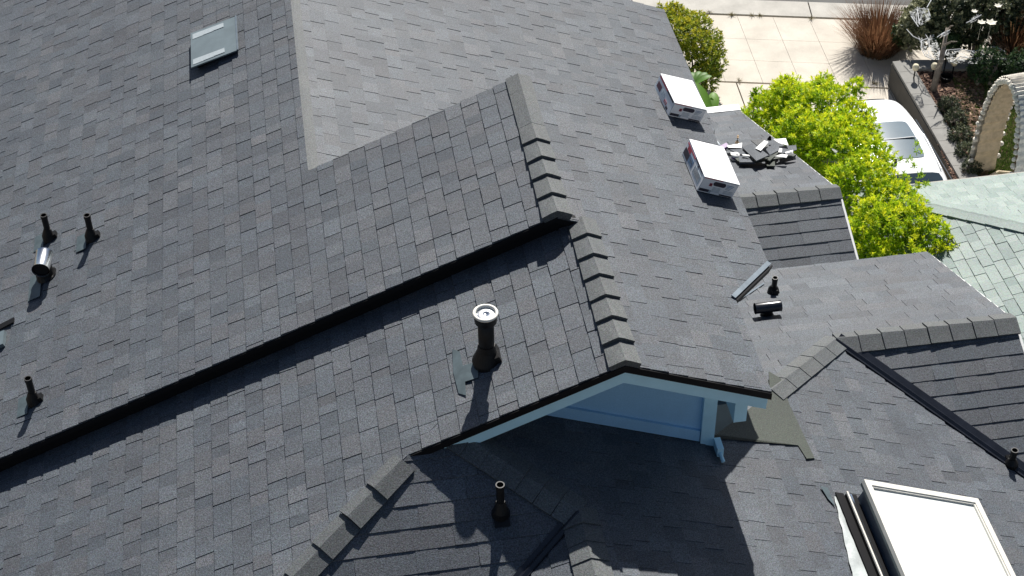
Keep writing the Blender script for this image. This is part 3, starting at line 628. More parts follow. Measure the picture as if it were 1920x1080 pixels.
# =================================================================== GROUND
def sheet(name, pts, zz, mat, kind='structure', parent=None):
    o = mk(name, [(x, y, zz) for x, y in pts], [tuple(range(len(pts)))], M[mat], parent); return tag(o, kind=kind)
sheet('ground', [(-150, -150), (150, -150), (150, 150), (-150, 150)], -14.85, 'soil')
O = A([6.587, 20.843]); e1 = A([.9708, -.2398]); e2 = A([.2398, .9708])
g = lambda u, v: tuple(O+e1*u+e2*v)
def slabs(name, us, vs, skew, mat, gap=.005, z0=-14.80, kind='structure', jit=.0):
    mb = MB()
    for i in range(len(us)-1):
        for j in range(len(vs)-1):
            q = [(us[i]+gap/2, vs[j]+gap/2), (us[i+1]-gap/2, vs[j]+gap/2), (us[i+1]-gap/2, vs[j+1]-gap/2), (us[i]+gap/2, vs[j+1]-gap/2)]
            P = [(*g(u-skew*v, v), z0) for u, v in q]; mb.prism(P, (0, 0, -.04))
    return tag(mb.build(name, M[mat]), kind=kind)
slabs('sidewalk', [-6+.55+.598*k for k in range(0, 40)], [0, .62, 1.255, 1.955], .195, 'conc')
slabs('curb', [-8.3+3*k+.9 for k in range(12)], [1.985, 2.47], .1, 'conc2', .02, -14.79)
slabs('driveway', [-1.9, -.75, .10, 1.3, 2.5, 3.6], [-9.5, -6.4, -3.2, -.03], .195, 'conc', .02)
P = [g(-40, 2.49), g(40, 2.49), g(40, 9), g(-40, 9)]; sheet('road', P, -14.83, 'asph')
P = [g(-40, 9), g(40, 9), g(40, 40), g(-40, 40)]; sheet('lawn_across', P, -14.83, 'soil')
# raised garden behind the retaining wall
zb = -14.42
w0 = flat(1672, 115, -14.35); w1 = flat(1798, 335, -14.35); w2 = flat(1960, 132, -14.35)
we_ = w1[:2]+(w1[:2]-w0[:2])*.9
bed = [w0[:2]+A([.15, -.15]), w2[:2]+A([3, -.2]), (16, 14), we_+A([.15, 0])]
sheet('garden_bed', [tuple(p) for p in bed], zb, 'mulch')

def wallrun(a, b, w, name, label):
    a, b = A(a, float)[:2], A(b, float)[:2]; d = (b-a)/np.linalg.norm(b-a); s = A([-d[1], d[0]]); 
    t = thing(name, (*a, -14.8), label, 'wall')
    mb = MB(); mb.prism([(*(a+d*.0), -14.8), (*b, -14.8), (*(b+s*w), -14.8), (*(a+s*w), -14.8)], (0, 0, .40)); mb.build('wall_body', M['wallc'], t)
    mb = MB(); L = np.linalg.norm(b-a); k = int(L/.3)
    for i in range(k):
        p = a+d*(L*i/k+.003)-s*.012; q = a+d*(L*(i+1)/k-.003)-s*.012
        mb.prism([(*p, -14.4), (*q, -14.4), (*(q+s*(w+.024)), -14.4), (*(p+s*(w+.024)), -14.4)], (0, 0, .05))
    mb.build('coping', M['wallcap'], t); return t
wallrun(we_, w0[:2], -.30, 'retaining_wall', 'low grey block retaining wall running beside the driveway')
wallrun(w0[:2]+A([.31, .0]), w2[:2]+A([2, 0]), -.28, 'retaining_wall', 'low grey block retaining wall along the front of the garden bed')

# =================================================================== VEGETATION
def leafquads(C, D, U, L, Wd, rg):
    """arrays: centre/base C, direction D, up-ish U -> folded leaf of 2 quads"""
    n = len(C); D = D/np.linalg.norm(D, axis=1)[:, None]; S = np.cross(D, U); S /= np.linalg.norm(S, axis=1)[:, None]+1e-9; N = np.cross(S, D)
    L = L[:, None]; Wd = Wd[:, None]
    a = C; b = C+D*L*.5+S*Wd*.5+N*Wd*.12; c = C+D*L+N*-Wd*.25; d = C+D*L*.5-S*Wd*.5+N*Wd*.12
    V = np.stack([a, b, c, d], 1).reshape(-1, 3); F = np.arange(4*n).reshape(-1, 4); return V, F
def rosettes(tips, norms, per, L, W, rg, tone0, spread=1.0, tsd=.15):
    C, D, U, LL, WW, T_ = [], [], [], [], [], []
    for i, (p, nrm) in enumerate(zip(tips, norms)):
        nrm = nrm/np.linalg.norm(nrm); a = np.cross(nrm, A([.3, .5, .8])); a /= np.linalg.norm(a); b = np.cross(nrm, a); t0 = tone0[i]; ph = rg.uniform(0, 6)
        for k in range(per):
            an = ph+k*2.4; el = rg.uniform(.15, 1.0); d = nrm*el+spread*(cos(an)*a+sin(an)*b)*(1.15-el)
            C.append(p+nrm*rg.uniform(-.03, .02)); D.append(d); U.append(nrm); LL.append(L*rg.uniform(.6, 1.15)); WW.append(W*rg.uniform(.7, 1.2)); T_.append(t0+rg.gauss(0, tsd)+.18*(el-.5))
    V, F = leafquads(A(C), A(D), A(U)+A([0, 0, .01]), A(LL), A(WW), rg); return V, F, np.clip(A(T_), 0, 1)
def blob_tips(blobs, n, rg, inner=.35):
    """tips spread through the outer shell of a union of ellipsoids"""
    T_, N_, Q = [], [], []
    wts = [b[3]*b[4] for b in blobs]
    while len(T_) < n:
        b = rg.choices(blobs, wts)[0]; d = A([rg.gauss(0, 1), rg.gauss(0, 1), rg.gauss(0, 1)]); d /= np.linalg.norm(d)
        if d[2] < -.75: continue
        lump = 1+.13*sin(5*d[0]+b[0]*9)*cos(6*d[1]+b[1]*7)+.08*sin(11*d[2]+3*d[0])
        rr = (1-inner*rg.random()**2.2)*lump; p = A(b[:3])+d*A([b[3], b[4], b[5]])*rr
        deep = False
        for c in blobs:
            if c is b: continue
            if (((p-A(c[:3]))/A(c[3:6]))**2).sum() < .55: deep = True; break
        if deep and rg.random() < .85: continue
        T_.append(p); nn = d/A([b[3], b[4], b[5]]); nn /= np.linalg.norm(nn); N_.append(nn+A([rg.gauss(0, .25), rg.gauss(0, .25), .45])); Q.append((rr/lump, nn[2]))
    return T_, N_, Q
def shrub(name, blobs, n, per, L, W, mat, label, cat, group=None, seed=1, tone=lambda q, rg: .5, ground=-14.8, stems=6, spread=1., inner=.35, tsd=.15):
    rg = random.Random(seed); c = np.mean([b[:2] for b in blobs], 0); t = thing(name, (c[0], c[1], ground), label, cat, group)
    T_, N_, Q = blob_tips(blobs, n, rg, inner); V, F, tn = rosettes(T_, N_, per, L, W, rg, [tone(q, rg) for q in Q], spread, tsd)
    mk('crown', V, F, M[mat], t, {'tone': tn})
    mb = MB()
    for b in blobs:
        for k in range(max(1, stems//len(blobs))):
            x0 = b[0]+rg.uniform(-.1, .1); y0 = b[1]+rg.uniform(-.1, .1); q = A([b[0]+rg.uniform(-.6, .6)*b[3], b[1]+rg.uniform(-.6, .6)*b[4], b[2]+rg.uniform(.0, .5)*b[5]])
            mb.tube([(x0, y0, ground), ((x0+q[0])/2, (y0+q[1])/2, (ground+q[2])/2+.1), q], [.03, .02, .006], 6)
    mb.build('stem', M['bark'], t); return t

# bright hedge
hb = []
for px, py, r, zt in ((1432, 218, 42, -12.5), (1478, 200, 48, -12.35), (1545, 208, 54, -12.25), (1598, 232, 44, -12.3), (1500, 262, 56, -12.2), (1570, 290, 62, -12.1), (1632, 300, 42, -12.2), (1610, 350, 60, -12.0),
                      (1672, 372, 48, -12.05), (1700, 420, 52, -12.0), (1648, 430, 60, -11.95), (1745, 446, 38, -12.0), (1765, 468, 30, -12.1), (1640, 478, 44, -12.1), (1700, 474, 50, -12.1), (1540, 165, 22, -12.2), (1470, 168, 18, -12.2), (1612, 262, 40, -12.3), (1575, 250, 45, -12.15), (1480, 160, 15, -12.2), (1546, 152, 15, -12.2), (1603, 166, 18, -12.2), (1420, 178, 14, -12.3)):
    p = flat(px, py, zt-.15); rad = r/(3054/(p@fw)); hb.append((p[0], p[1], p[2], rad, rad, rad*1.0))
for px, py, r, zt in ((1500, 300, 60, -12.9), (1600, 400, 70, -12.9), (1680, 470, 70, -12.9), (1480, 230, 60, -13.1)):
    p = flat(px, py, zt); rad = r/(3054/(p@fw)); hb.append((p[0], p[1], p[2], rad, rad, rad*1.5))
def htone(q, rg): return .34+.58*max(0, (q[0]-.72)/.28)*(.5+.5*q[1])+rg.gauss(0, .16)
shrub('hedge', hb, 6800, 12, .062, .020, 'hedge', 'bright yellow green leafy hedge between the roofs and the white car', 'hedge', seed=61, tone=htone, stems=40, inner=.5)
# thin shoots rising in front of the car window
rg = random.Random(9); tips, nrm = [], []
hedge_root = [o for o in bpy.data.objects if o.name == 'hedge'][0]
for px, py in ((1715, 268), (1722, 285), (1705, 300), (1690, 300), (1715, 312), (1700, 330), (1725, 330), (1690, 345), (1735, 345)):
    b0 = flat(px, py, -12.0); tips = [b0+A([rg.uniform(-.035, .035), rg.uniform(-.035, .035), rg.uniform(-.02, .02)]) for k in range(5)]; nrm = [A([rg.gauss(0, .5), rg.gauss(0, .5), 1.]) for k in range(5)]
    V, F, tn = rosettes(tips, nrm, 7, .06, .015, rg, [.4]*5); mk('shoot', V, F, M['hedge'], hedge_root, {'tone': tn})

# rounded bush beyond the roof
p = flat(1288, 92, -14.15)
bb = [(p[0]+.0, p[1], p[2], .50, .62, .60), (p[0]-.2, p[1]+.35, p[2]+.05, .42, .45, .5), (p[0]+.08, p[1]-.28, p[2]-.1, .42, .42, .5)]
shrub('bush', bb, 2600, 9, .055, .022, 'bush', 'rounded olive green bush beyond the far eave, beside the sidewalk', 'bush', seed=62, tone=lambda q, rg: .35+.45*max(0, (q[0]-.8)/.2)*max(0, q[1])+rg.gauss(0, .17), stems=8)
# broad paddle leaves by the white gutter
def paddle(base, ang, length, width, rise, bend, m):
    V = []; n = 10; base = A(base, float); d = A([cos(ang), sin(ang), 0]); s = A([-sin(ang), cos(ang), 0])
    for i in range(n+1):
        t = i/n; c = base+d*length*t*(1-.15*t)+A([0, 0, rise*t-bend*t*t]); w = width*sin(pi*min(1, (t*.92+.06)))**.7
        V += [c+s*w*.5+A([0, 0, w*.16]), c+A([0, 0, 0]), c-s*w*.5+A([0, 0, w*.16])]
    m.append((V, [(3*i+j, 3*i+j+1, 3*i+j+4, 3*i+j+3) for i in range(n) for j in range(2)]))
b = flat(1340, 214, -13.1); t = thing('broad_leaf_plant', (b[0], b[1], -14.8), 'plant with broad paddle shaped green leaves behind the white gutter', 'plant')
for k, (ang, l, w, ri, be) in enumerate(((2.05, .62, .24, .45, .2), (1.3, .45, .16, .3, .15), (2.7, .4, .16, .25, .1), (.4, .35, .13, .2, .2), (3.4, .35, .12, .2, .2), (1.75, .3, .12, .45, .1))):
    ls = []; paddle(b+A([.02*k-.05, 0, -.05*k]), ang, l, w, ri, be, ls); V, F = ls[0]
    mk('leaf', V, F, M['paddle'], t, {'tone': [.5+.12*(k % 3)]*len(F)}, smooth=True)
b2_ = flat(1312, 150, -13.9)
for k in range(7):
    ls = []; paddle(b2_+A([.03*k-.1, .05*k-.1, -.05*k]), .2+.5*k, .32, .12, .2, .12, ls); V, F = ls[0]
    if k == 0: t2 = thing('broad_leaf_plant', (b2_[0], b2_[1], -14.8), 'small broad leaved plant under the dark side of the rounded bush', 'plant')
    mk('leaf', V, F, M['paddle'], t2, {'tone': [.2]*len(F)}, smooth=True)
mb = MB(); mb.tube([(b[0], b[1], -14.8), (b[0], b[1], b[2])], [.05, .03], 8); mb.build('stem', M['bark'], t)
mb = MB(); mb.tube([(b2_[0], b2_[1], -14.8), tuple(b2_)], [.03, .02], 8); mb.build('stem', M['bark'], t2)

# ornamental grasses and tufts
def tuft(name, p, n, L, W, spread, mat, label, seed, lean=.0, droop=.25, tone=(.2, .9), base=.12, group=None, cat='grass'):
    rg = random.Random(seed); V, F, tn = [], [], []
    for k in range(n):
        an = rg.uniform(0, 2*pi); d = A([cos(an), sin(an), 0]); s = A([-sin(an), cos(an), 0]); st = spread*sqrt(rg.random()); l = L*rg.uniform(.55, 1.1); b0 = A(p)+d*base*rg.random()
        b = len(V); w = W*rg.uniform(.6, 1.2)
        for i in range(4):
            t = i/3; c = b0+d*l*(st*t+droop*st*t*t)+A([0, 0, l*(t-.35*st*t*t)]); ww = w*(1-.8*t); V += [c-s*ww/2, c+s*ww/2]
        F += [(b+2*i, b+2*i+1, b+2*i+3, b+2*i+2) for i in range(3)]; q = rg.uniform(*tone); tn += [q*.4, q*.8, q]
    return tag(mk(name, V, F, M[mat], None, {'tone': np.clip(tn, 0, 1)}), label, cat, group)
p = flat(1644, 92, -14.8); tuft('ornamental_grass', p, 2400, .72, .010, .80, 'rust', 'large rust red ornamental grass clump on the sidewalk edge', 71, base=.34, droop=.1)
p = flat(1895, 100, zb); tuft('ornamental_grass', p, 1100, .85, .012, .75, 'rust', 'rust red ornamental grass in the garden right of the white flowers', 72, tone=(.3, 1.), base=.3)
p = flat(1832, 92, zb); tuft('grass_tuft', p, 110, .38, .02, .4, 'lawn', 'yellow green striped grass tuft below the white flowers', 73, tone=(.6, 1.))
p = flat(1692, 82, -14.8); tuft('grass_tuft', p, 260, .36, .02, .6, 'lawn', 'fresh green tuft right of the large rust grass', 74, tone=(.3, .8))
for k, (px, py) in enumerate(((1330, 25), (1372, 28), (1410, 30), (1425, 31), (1520, 36), (1386, 152), (1372, 30), (1458, 158), (1640, 158), (1552, 160))):
    p = flat(px, py, -14.8); tuft('weed', p, 18, .06, .012, 1.2, 'weed', 'small dry weed growing in a sidewalk joint', 80+k, base=.02, group='weeds in the sidewalk joints', cat='weed')
# lawn patches: uncountable
rg = random.Random(4)
def blades(name, quad, zz, n, L, mat, kind='stuff', seed=1, hole=None):
    rg = random.Random(seed); Q = [flat(x, y, zz)[:2] for x, y in quad]; V, F, tn = [], [], []
    for k in range(n):
        u, v = rg.random(), rg.random(); p = (Q[0]*(1-u)+Q[1]*u)*(1-v)+(Q[3]*(1-u)+Q[2]*u)*v; an = rg.uniform(0, 6.3); d = A([cos(an), sin(an), 0]); l = L*rg.uniform(.5, 1.2); b = len(V)
        c = A([p[0], p[1], zz]); s = A([-sin(an), cos(an), 0])*.006; V += [c-s, c+s, c+d*l*.5+A([0, 0, l*.8])]; F.append((b, b+1, b+2)); tn.append(min(1, max(0, rg.gauss(.45+.2*sin(p[0]*3)*sin(p[1]*4), .22))))
    return tag(mk(name, V, F, M[mat], None, {'tone': tn}), kind=kind)
blades('lawn', [(1786, 148), (1995, 160), (1995, 365), (1838, 365)], zb, 26000, .06, 'lawn', seed=5)
# bark chips
V, F, tn = [], [], []; rg = random.Random(8); Q = [flat(x, y, zb)[:2] for x, y in ((1690, 122), (1840, 122), (1852, 360), (1800, 360))]
for k in range(5200):
    u, v = rg.random(), rg.random(); p = (Q[0]*(1-u)+Q[1]*u)*(1-v)+(Q[3]*(1-u)+Q[2]*u)*v; an = rg.uniform(0, 6.3); a_ = A([cos(an), sin(an), rg.uniform(-.4, .4)])*rg.uniform(.012, .04); b_ = A([-sin(an), cos(an), rg.uniform(-.4, .4)])*rg.uniform(.008, .02); c = A([p[0], p[1], zb+.012+rg.random()*.02]); b = len(V)
    V += [c-a_-b_, c+a_-b_, c+a_+b_, c-a_+b_]; F.append((b, b+1, b+2, b+3)); tn.append(min(1, max(0, rg.gauss(.45, .28))))
tag(mk('bark_mulch', V, F, M['chip'], None, {'tone': tn}), kind='stuff')
# dry leaf litter on the dirt behind the bush
# shrubs of the garden
def gshrub(px, py, zz, r, rz, n, mat, label, seed, L=.07, W=.04, tone=.4, name='shrub', gr=None):
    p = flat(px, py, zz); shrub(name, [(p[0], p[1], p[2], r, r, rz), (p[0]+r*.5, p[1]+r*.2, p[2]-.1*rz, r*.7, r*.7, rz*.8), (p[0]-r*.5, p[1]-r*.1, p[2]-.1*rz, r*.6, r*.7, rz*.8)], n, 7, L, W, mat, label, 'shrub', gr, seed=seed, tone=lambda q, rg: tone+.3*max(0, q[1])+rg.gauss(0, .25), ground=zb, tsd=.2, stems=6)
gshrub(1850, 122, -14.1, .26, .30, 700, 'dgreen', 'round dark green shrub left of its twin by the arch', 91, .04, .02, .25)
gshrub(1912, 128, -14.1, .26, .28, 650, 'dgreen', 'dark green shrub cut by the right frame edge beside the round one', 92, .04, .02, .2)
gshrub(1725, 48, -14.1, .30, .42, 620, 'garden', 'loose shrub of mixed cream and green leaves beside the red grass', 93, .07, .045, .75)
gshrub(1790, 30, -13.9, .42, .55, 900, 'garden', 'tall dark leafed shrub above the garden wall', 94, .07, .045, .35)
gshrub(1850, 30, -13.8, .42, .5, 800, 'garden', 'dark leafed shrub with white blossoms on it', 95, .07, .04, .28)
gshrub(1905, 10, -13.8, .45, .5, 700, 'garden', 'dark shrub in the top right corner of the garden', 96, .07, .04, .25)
gshrub(1775, 85, -14.15, .2, .24, 350, 'dgreen', 'low green shrub behind the bare trunk', 97, .05, .02, .5)
gshrub(1700, 62, -14.3, .2, .2, 260, 'dgreen', 'low leafy shrub at the foot of the red grass', 98, .06, .03, .5)
for k, (px, py, r, lab) in enumerate(((1778, 200, .15, 'dark twiggy shrub nearest the bare trunk along the driveway wall'), (1792, 226, .17, 'second dark twiggy shrub below the bare trunk'), (1800, 256, .17, 'middle dark twiggy shrub beside the lawn edge'),
                                     (1812, 286, .16, 'dark twiggy shrub just left of the arch'), (1822, 316, .14, 'lowest dark twiggy shrub at the foot of the arch'))):
    gshrub(px, py, -14.34, r, .17, 330, 'garden', lab, 99+k, .035, .013, .05, gr='twiggy shrubs along the driveway wall')
# white flowers
for k, (px, py, r) in enumerate(((1840, 43, .065), (1858, 44, .085), (1871, 12, .06), (1827, 22, .05))):
    p = flat(px, py, -13.35); rg = random.Random(k); V, F = [], []
    for j in range(6):
        an = j*1.05+k; d = A([cos(an), sin(an), .35]); s = A([-sin(an), cos(an), 0]); b = len(V); V += [p, p+d*r*.6+s*r*.35, p+d*r*1.1, p+d*r*.6-s*r*.35]; F.append((b, b+1, b+2, b+3))
    b = len(V); V += [p-A([0, 0, .0]), p+A([.0015, 0, -.3]), p+A([-.0015, 0, -.3])]; F.append((b, b+1, b+2))
    tag(mk('flower', V, F, M['petal'], None, {'tone': [.5]*len(F)}), ('smaller of the two white blossoms side by side', 'larger open white blossom of the pair', 'white blossom near the top right corner', 'small white blossom above the pair')[k], 'flower', 'white flowers in the garden')

# bare trunk with branches
tr0 = flat(1749, 172, zb); t = thing('bare_tree', tuple(tr0), 'bare leaning grey trunk with stubby branches in the bark mulch', 'tree')
top = flat(1776, 52, -13.55); mb = MB(); mid = (tr0+top)/2+A([.02, 0, .05]); mb.tube([tr0, mid, top], [.055, .042, .022], 9); mb.build('trunk', M['bark'], t, True)
for a_, b_ in (((1775, 62), (1762, 72)), ((1777, 56), (1788, 48)), ((1770, 85), (1795, 78)), ((1757, 130), (1768, 118))):
    p = flat(*a_, -13.65); q = flat(*b_, -13.5); mb = MB(); mb.tube([p, (p+q)/2+A([0, 0, .03]), q], [.018, .014, .006], 6); mb.build('branch', M['bark'], t)
# gauze decorations
def strand(pts, zz, r, mb): mb.tube([flat(x, y, zz) for x, y in pts], r, 6)
def gauze(outline, zz, name, label, strands, seed, fillgap=.5):
    rg = random.Random(seed); mb = MB()
    for s in strands: strand(s, zz, .007, mb)
    P = [flat(x, y, zz) for x, y in outline]; c = sum(P)/len(P)
    for k in range(8):
        i, j = rg.randrange(len(P)), rg.randrange(len(P)); a_, b_ = P[i]+(P[(i+1) % len(P)]-P[i])*rg.random(), P[j]+(P[(j+1) % len(P)]-P[j])*rg.random()
        mb.tube([a_, (a_+b_)/2-A([0, 0, .04*rg.random()]), b_], rg.choice((.002, .003, .004)), 4)
    b = len(P); mb.add([p-A([0, 0, .015]) for p in P], [tuple(range(b))], 1)
    o = mb.build(name, M['web'], None, mats=[M['web'], M['gauzesheet']]); return tag(o, label, 'decoration', 'stretched white gauze decorations')
gauze([(1770, 95), (1800, 92), (1822, 96), (1845, 90), (1880, 92), (1888, 112), (1860, 112), (1830, 118), (1780, 118)], -13.95, 'gauze', 'white stretched gauze draped along the far garden wall', [[(1768, 112), (1775, 94), (1800, 92), (1822, 96), (1832, 104), (1848, 92), (1858, 87), (1872, 90), (1886, 98)], [(1785, 116), (1800, 106), (1822, 110), (1840, 108)], [(1822, 97), (1845, 92), (1858, 88)]], 1)
gauze([(1722, 68), (1740, 70), (1750, 62), (1762, 85), (1760, 112), (1740, 108), (1730, 90)], -13.95, 'gauze', 'ring of white gauze hanging left of the bare trunk', [[(1700, 55), (1712, 68), (1728, 76), (1727, 90), (1735, 105), (1750, 112)], [(1728, 76), (1740, 72), (1735, 64)], [(1760, 112), (1762, 95)]], 2)
gauze([(1705, 20), (1722, 12), (1742, 16), (1745, 34), (1728, 46), (1712, 40)], -13.4, 'gauze', 'ragged white gauze caught on the cream leafed shrub', [[(1738, 14), (1746, 0)], [(1720, 18), (1724, 46)], [(1708, 30), (1722, 50)], [(1722, 16), (1740, 17), (1744, 30)]], 3)
gauze([(1812, 42), (1830, 27), (1840, 28), (1824, 42)], -13.5, 'gauze', 'small white gauze wisp left of the white blossoms', [[(1812, 43), (1826, 36), (1840, 28)]], 4)
gauze([(1758, 70), (1774, 58), (1782, 60), (1768, 68)], -13.4, 'gauze', 'pale cloth strip tied at the top of the bare trunk', [[(1757, 70), (1768, 62), (1780, 57)], [(1764, 66), (1776, 58)]], 5)
# globes on stakes, garden stake, pot
for k, (px, py) in enumerate(((1717, 126), (1752, 124), (1790, 117), (1827, 110))):
    p = flat(px, py, -14.15); t = thing('globe_light', (p[0], p[1], zb), ('cream garden globe nearest the wall corner', 'cream garden globe behind the bare trunk', 'cream garden globe right of the bare trunk', 'cream garden globe at the left edge of the round dark shrub')[k], 'garden light', 'cream globe lights in the garden')
    mb = MB(); mb.lathe(p, [(.001, -.055), (.04, -.045), (.055, 0), (.04, .042), (.001, .055)], 16); mb.build('globe', M['globe'], t, True)
    mb = MB(); mb.tube([(p[0], p[1], zb-.02), (p[0], p[1], p[2]-.05)], .012, 6); mb.build('stake', M['black'], t)
p = flat(1768, 143, zb); mb = MB(); mb.tube([p, flat(1777, 96, -14.0)], .011, 6); tag(mb.build('garden_stake', M['black'], None), 'thin black stake standing among the globe lights', 'stake')
p = flat(1773, 153, zb); mb = MB(); mb.lathe(p, [(.07, 0), (.09, .09), (.10, .09), (.10, .105), (.085, .105), (.075, .04), (.001, .035)], 20); tag(mb.build('plant_pot', M['black'], None), 'empty black round pot on the bark mulch', 'pot')

# rope wrapped arch
ac = flat(1872, 350, zb); t = thing('garden_arch', tuple(ac), 'white stone studded garden arch with ribbed tan lining on the lawn', 'arch')
fl_ = flat(1842, 322, zb); ax_ = A([.10, -.995, 0.]); span = .98; fr_ = fl_+ax_*span; dep = A([-ax_[1], ax_[0], 0]); mid = (fl_+fr_)/2; HA = 1.86
def archp(s, off=0.):
    """s in 0..1 along the arch from the left foot to the right foot"""
    a_ = pi*(1-s); x = cos(a_)*(span/2+off); zz = sin(a_)**.62*(HA+off*1.0); return mid+ax_*x+A([0, 0, zz])
NS = 74; rg = random.Random(3)
Vt, Ft, Vi, Fi = [], [], [], []
DP = .42
for i in range(NS+1):
    s = i/NS; rib = .016*(1 if i % 2 else -.5)
    for d_ in (-DP/2, 0, DP/2): Vt.append(archp(s, .085+rib)+dep*(d_*1.0)); Vi.append(archp(s, -.02+rib*1.1)+dep*(d_*.86)+A([0, 0, rg.uniform(-.006, .006)]))
for i in range(NS):
    for j in range(2): Ft.append((3*i+j, 3*i+j+1, 3*i+j+4, 3*i+j+3)); Fi.append((3*i+j, 3*i+3+j, 3*i+j+4, 3*i+j+1))
mk('outer_wrap', Vt, Ft, M['stone'], t, smooth=False); mk('inner_lining', Vi, Fi, M['tan'], t)
for d_ in (-DP/2, DP/2):
    for i in range(49):
        s = (i+.5)/49; p = archp(s, .035+rg.uniform(-.015, .015))+dep*(d_+rg.uniform(-.01, .01)); r = rg.uniform(.034, .052)
        mb = MB(); mb.lathe(p, [(.001, -r*.8), (r*.8, -r*.5), (r, 0), (r*.8, r*.5), (.001, r*.8)], 7, axis=(rg.uniform(-1, 1), rg.uniform(-1, 1), rg.uniform(-1, 1))); mb.build('edge_stone', M['stone'], t)
# timber or cord lying along the roof eave of the neighbour
mb = MB(); mb.tube([flat(1848, 335, zb+.05), flat(1872, 322, zb+.08), flat(1905, 325, zb+.05), flat(1925, 312, zb+.1)], .025, 7); tag(mb.build('driftwood', M['tan'], None), 'pale crooked branch lying across the foot of the arch', 'branch')

# =================================================================== CAR
cx = 7.60; car = thing('car', (cx, 17.2, -14.8), 'white hatchback with a glass sunroof parked on the driveway beside the hedge', 'car')
# sections along y: (y, half width low, shoulder half width, roof half width, z low, z shoulder, z roof)
secs = [(15.20, .55, .70, .50, .42, .62, .70), (15.26, .80, .86, .60, .30, .85, .95), (15.45, .88, .91, .62, .28, .98, 1.08), (16.0, .90, .93, .61, .26, 1.00, 1.42), (16.32, .90, .93, .60, .26, 1.0, 1.53), (16.9, .90, .93, .61, .26, 1.0, 1.57),
        (17.65, .90, .93, .60, .26, .99, 1.55), (18.10, .90, .93, .56, .26, .95, 1.46), (18.42, .88, .90, .60, .26, .88, .98), (18.58, .84, .86, .58, .28, .76, .84), (18.76, .74, .78, .50, .32, .62, .68), (18.85, .55, .6, .4, .40, .52, .56)]
V = []; 
for y, wl_, ws, wr_, zl, zs, zr in secs:
    half = [(wl_*.9, zl), (wl_, zl+.08), (ws, (zl+zs)/2), (ws*.985, zs), (wr_+.045, zs+(zr-zs)*.80), (wr_*.9, zs+(zr-zs)*.96), (wr_*.5, zr+.0), (0, zr+.008)]
    ring = [(cx+x, y, -14.8+z_) for x, z_ in half]+[(cx-x, y, -14.8+z_) for x, z_ in half[-2::-1]]; V += ring
R = 15; F = [(i*R+k, i*R+k+1, (i+1)*R+k+1, (i+1)*R+k) for i in range(len(secs)-1) for k in range(R-1)]
F += [tuple(range(R))[::-1], tuple((len(secs)-1)*R+k for k in range(R))]; F = [f[::-1] for f in F]
body = mk('body', V, F, M['car'], car, smooth=True)
mod = body.modifiers.new('s', 'SUBSURF'); mod.levels = 2; mod.render_levels = 2
def roofz(y):
    ys = [s[0] for s in secs]; return np.interp(y, ys, [s[6] for s in secs])
def panel(x0, x1, y0, y1, dz, nx, ny, name, mat, round_=0.):
    V = []
    for j in range(ny+1):
        for i in range(nx+1):
            u, v = i/nx*2-1, j/ny*2-1; xx = (x0+x1)/2+(x1-x0)/2*u; yy = (y0+y1)/2+(y1-y0)/2*v
            # rounded rectangle: squeeze corners
            k = max(0, abs(u)**8+abs(v)**8-1); xx = (x0+x1)/2+(x1-x0)/2*u*(1-.05*k); yy = (y0+y1)/2+(y1-y0)/2*v*(1-.05*k)
            V.append((xx, yy, -14.8+roofz(yy)+dz-.10*((xx-cx)/.6)**2*.35))
    return mk(name, V, [(j*(nx+1)+i, j*(nx+1)+i+1, (j+1)*(nx+1)+i+1, (j+1)*(nx+1)+i) for j in range(ny) for i in range(nx)], M[mat], car, smooth=True)
panel(cx-.46, cx+.45, 16.50, 17.32, .006, 16, 16, 'sunroof', 'roofglass')
panel(cx-.57, cx+.56, 15.52, 16.22, .012, 10, 8, 'rear_window', 'glass')
panel(cx-.50, cx+.50, 18.2, 18.38, .02, 10, 6, 'windshield', 'glass')
mb = MB(); mb.bx(cx-.44, cx+.43, 16.90, 16.915, -14.8+1.568, -14.8+1.582); mb.build('sunroof_bar', M['skydark'], car)
mb = MB(); mb.prism([(cx-.012, 16.40, -14.8+1.53), (cx-.012, 16.52, -14.8+1.54), (cx-.012, 16.44, -14.8+1.60)], (.024, 0, 0)); mb.build('antenna_fin', M['black'], car)
mb = MB(); mb.tube([(cx-.3, 15.60, -14.8+1.22), (cx+.05, 15.56, -14.8+1.20)], .008, 6); mb.build('rear_wiper', M['black'], car)
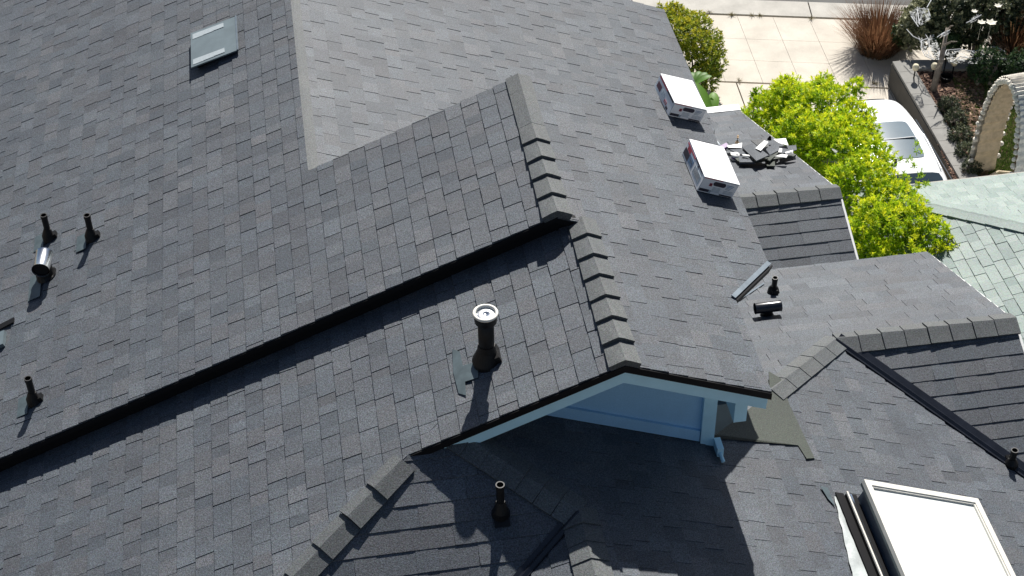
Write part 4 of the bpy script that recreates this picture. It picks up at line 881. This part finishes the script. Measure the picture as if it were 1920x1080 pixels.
for sx in (-1, 1):
    mb = MB(); mb.prism([(cx+sx*.925, 15.8, -14.8+1.03), (cx+sx*.925, 17.95, -14.8+1.02), (cx+sx*.69, 17.55, -14.8+1.38), (cx+sx*.69, 16.0, -14.8+1.40)], (sx*.012, 0, 0)); mb.build('side_window', M['glass'], car)
    mb = MB(); mb.tube([(cx+sx*.60, 16.3, -14.8+1.46), (cx+sx*.61, 16.9, -14.8+1.50), (cx+sx*.59, 17.5, -14.8+1.46)], .012, 6); mb.build('roof_rail', M['car'], car)
    mb = MB(); mb.box((cx+sx*.93, 17.7, -14.8+.88), (.06, 0, 0), (0, .07, 0), (0, 0, .09)); mb.build('mirror', M['car'], car)
    for yw in (16.0, 18.15):
        mb = MB(); mb.lathe((cx+sx*.80, yw, -14.8+.32), [(.001, 0), (.30, 0), (.32, .03), (.32, .10), (.30, .13), (.001, .13)], 24, axis=(sx, 0, 0)); mb.build('wheel', M['rubber'], car)
    mb = MB(); mb.box((cx+sx*.72, 15.24, -14.8+.72), (.2, 0, 0), (0, .06, 0), (0, 0, .14)); mb.build('tail_light', M['red'], car)

# =================================================================== LIGHT, SKY, CAMERA
el, az = radians(43.8), radians(17)
w = bpy.data.worlds.new('World'); SC.world = w; w.use_nodes = True; nt = w.node_tree
sky_ = nt.nodes.new('ShaderNodeTexSky'); sky_.sky_type = 'NISHITA'; sky_.sun_disc = False; sky_.sun_elevation = el; sky_.sun_rotation = az
nt.links.new(sky_.outputs[0], nt.nodes['Background'].inputs[0]); nt.nodes['Background'].inputs[1].default_value = .05
sd = bpy.data.lights.new('sun', 'SUN'); sd.energy = 5.0; sd.angle = radians(.53); sd.color = (1, .965, .91); so = bpy.data.objects.new('sun', sd); COL.objects.link(so)
from mathutils import Vector, Matrix
so.rotation_euler = Vector((sin(az)*cos(el), cos(az)*cos(el), sin(el))).to_track_quat('Z', 'Y').to_euler(); so.location = (0, 0, 30)
cd = bpy.data.cameras.new('camera'); cam = bpy.data.objects.new('camera', cd); COL.objects.link(cam); SC.camera = cam
cd.sensor_width = 36; cd.lens = 36*FPX/1920; cd.clip_start = .1; cd.clip_end = 1000
cam.matrix_world = Matrix(((cr[0], cu[0], -fw[0], 0), (cr[1], cu[1], -fw[1], 0), (cr[2], cu[2], -fw[2], GZ), (0, 0, 0, 1)))
vs = SC.view_settings; vs.view_transform = 'Standard'; vs.look = 'None'; vs.gamma = 1; vs.use_curve_mapping = False; vs.exposure = .62
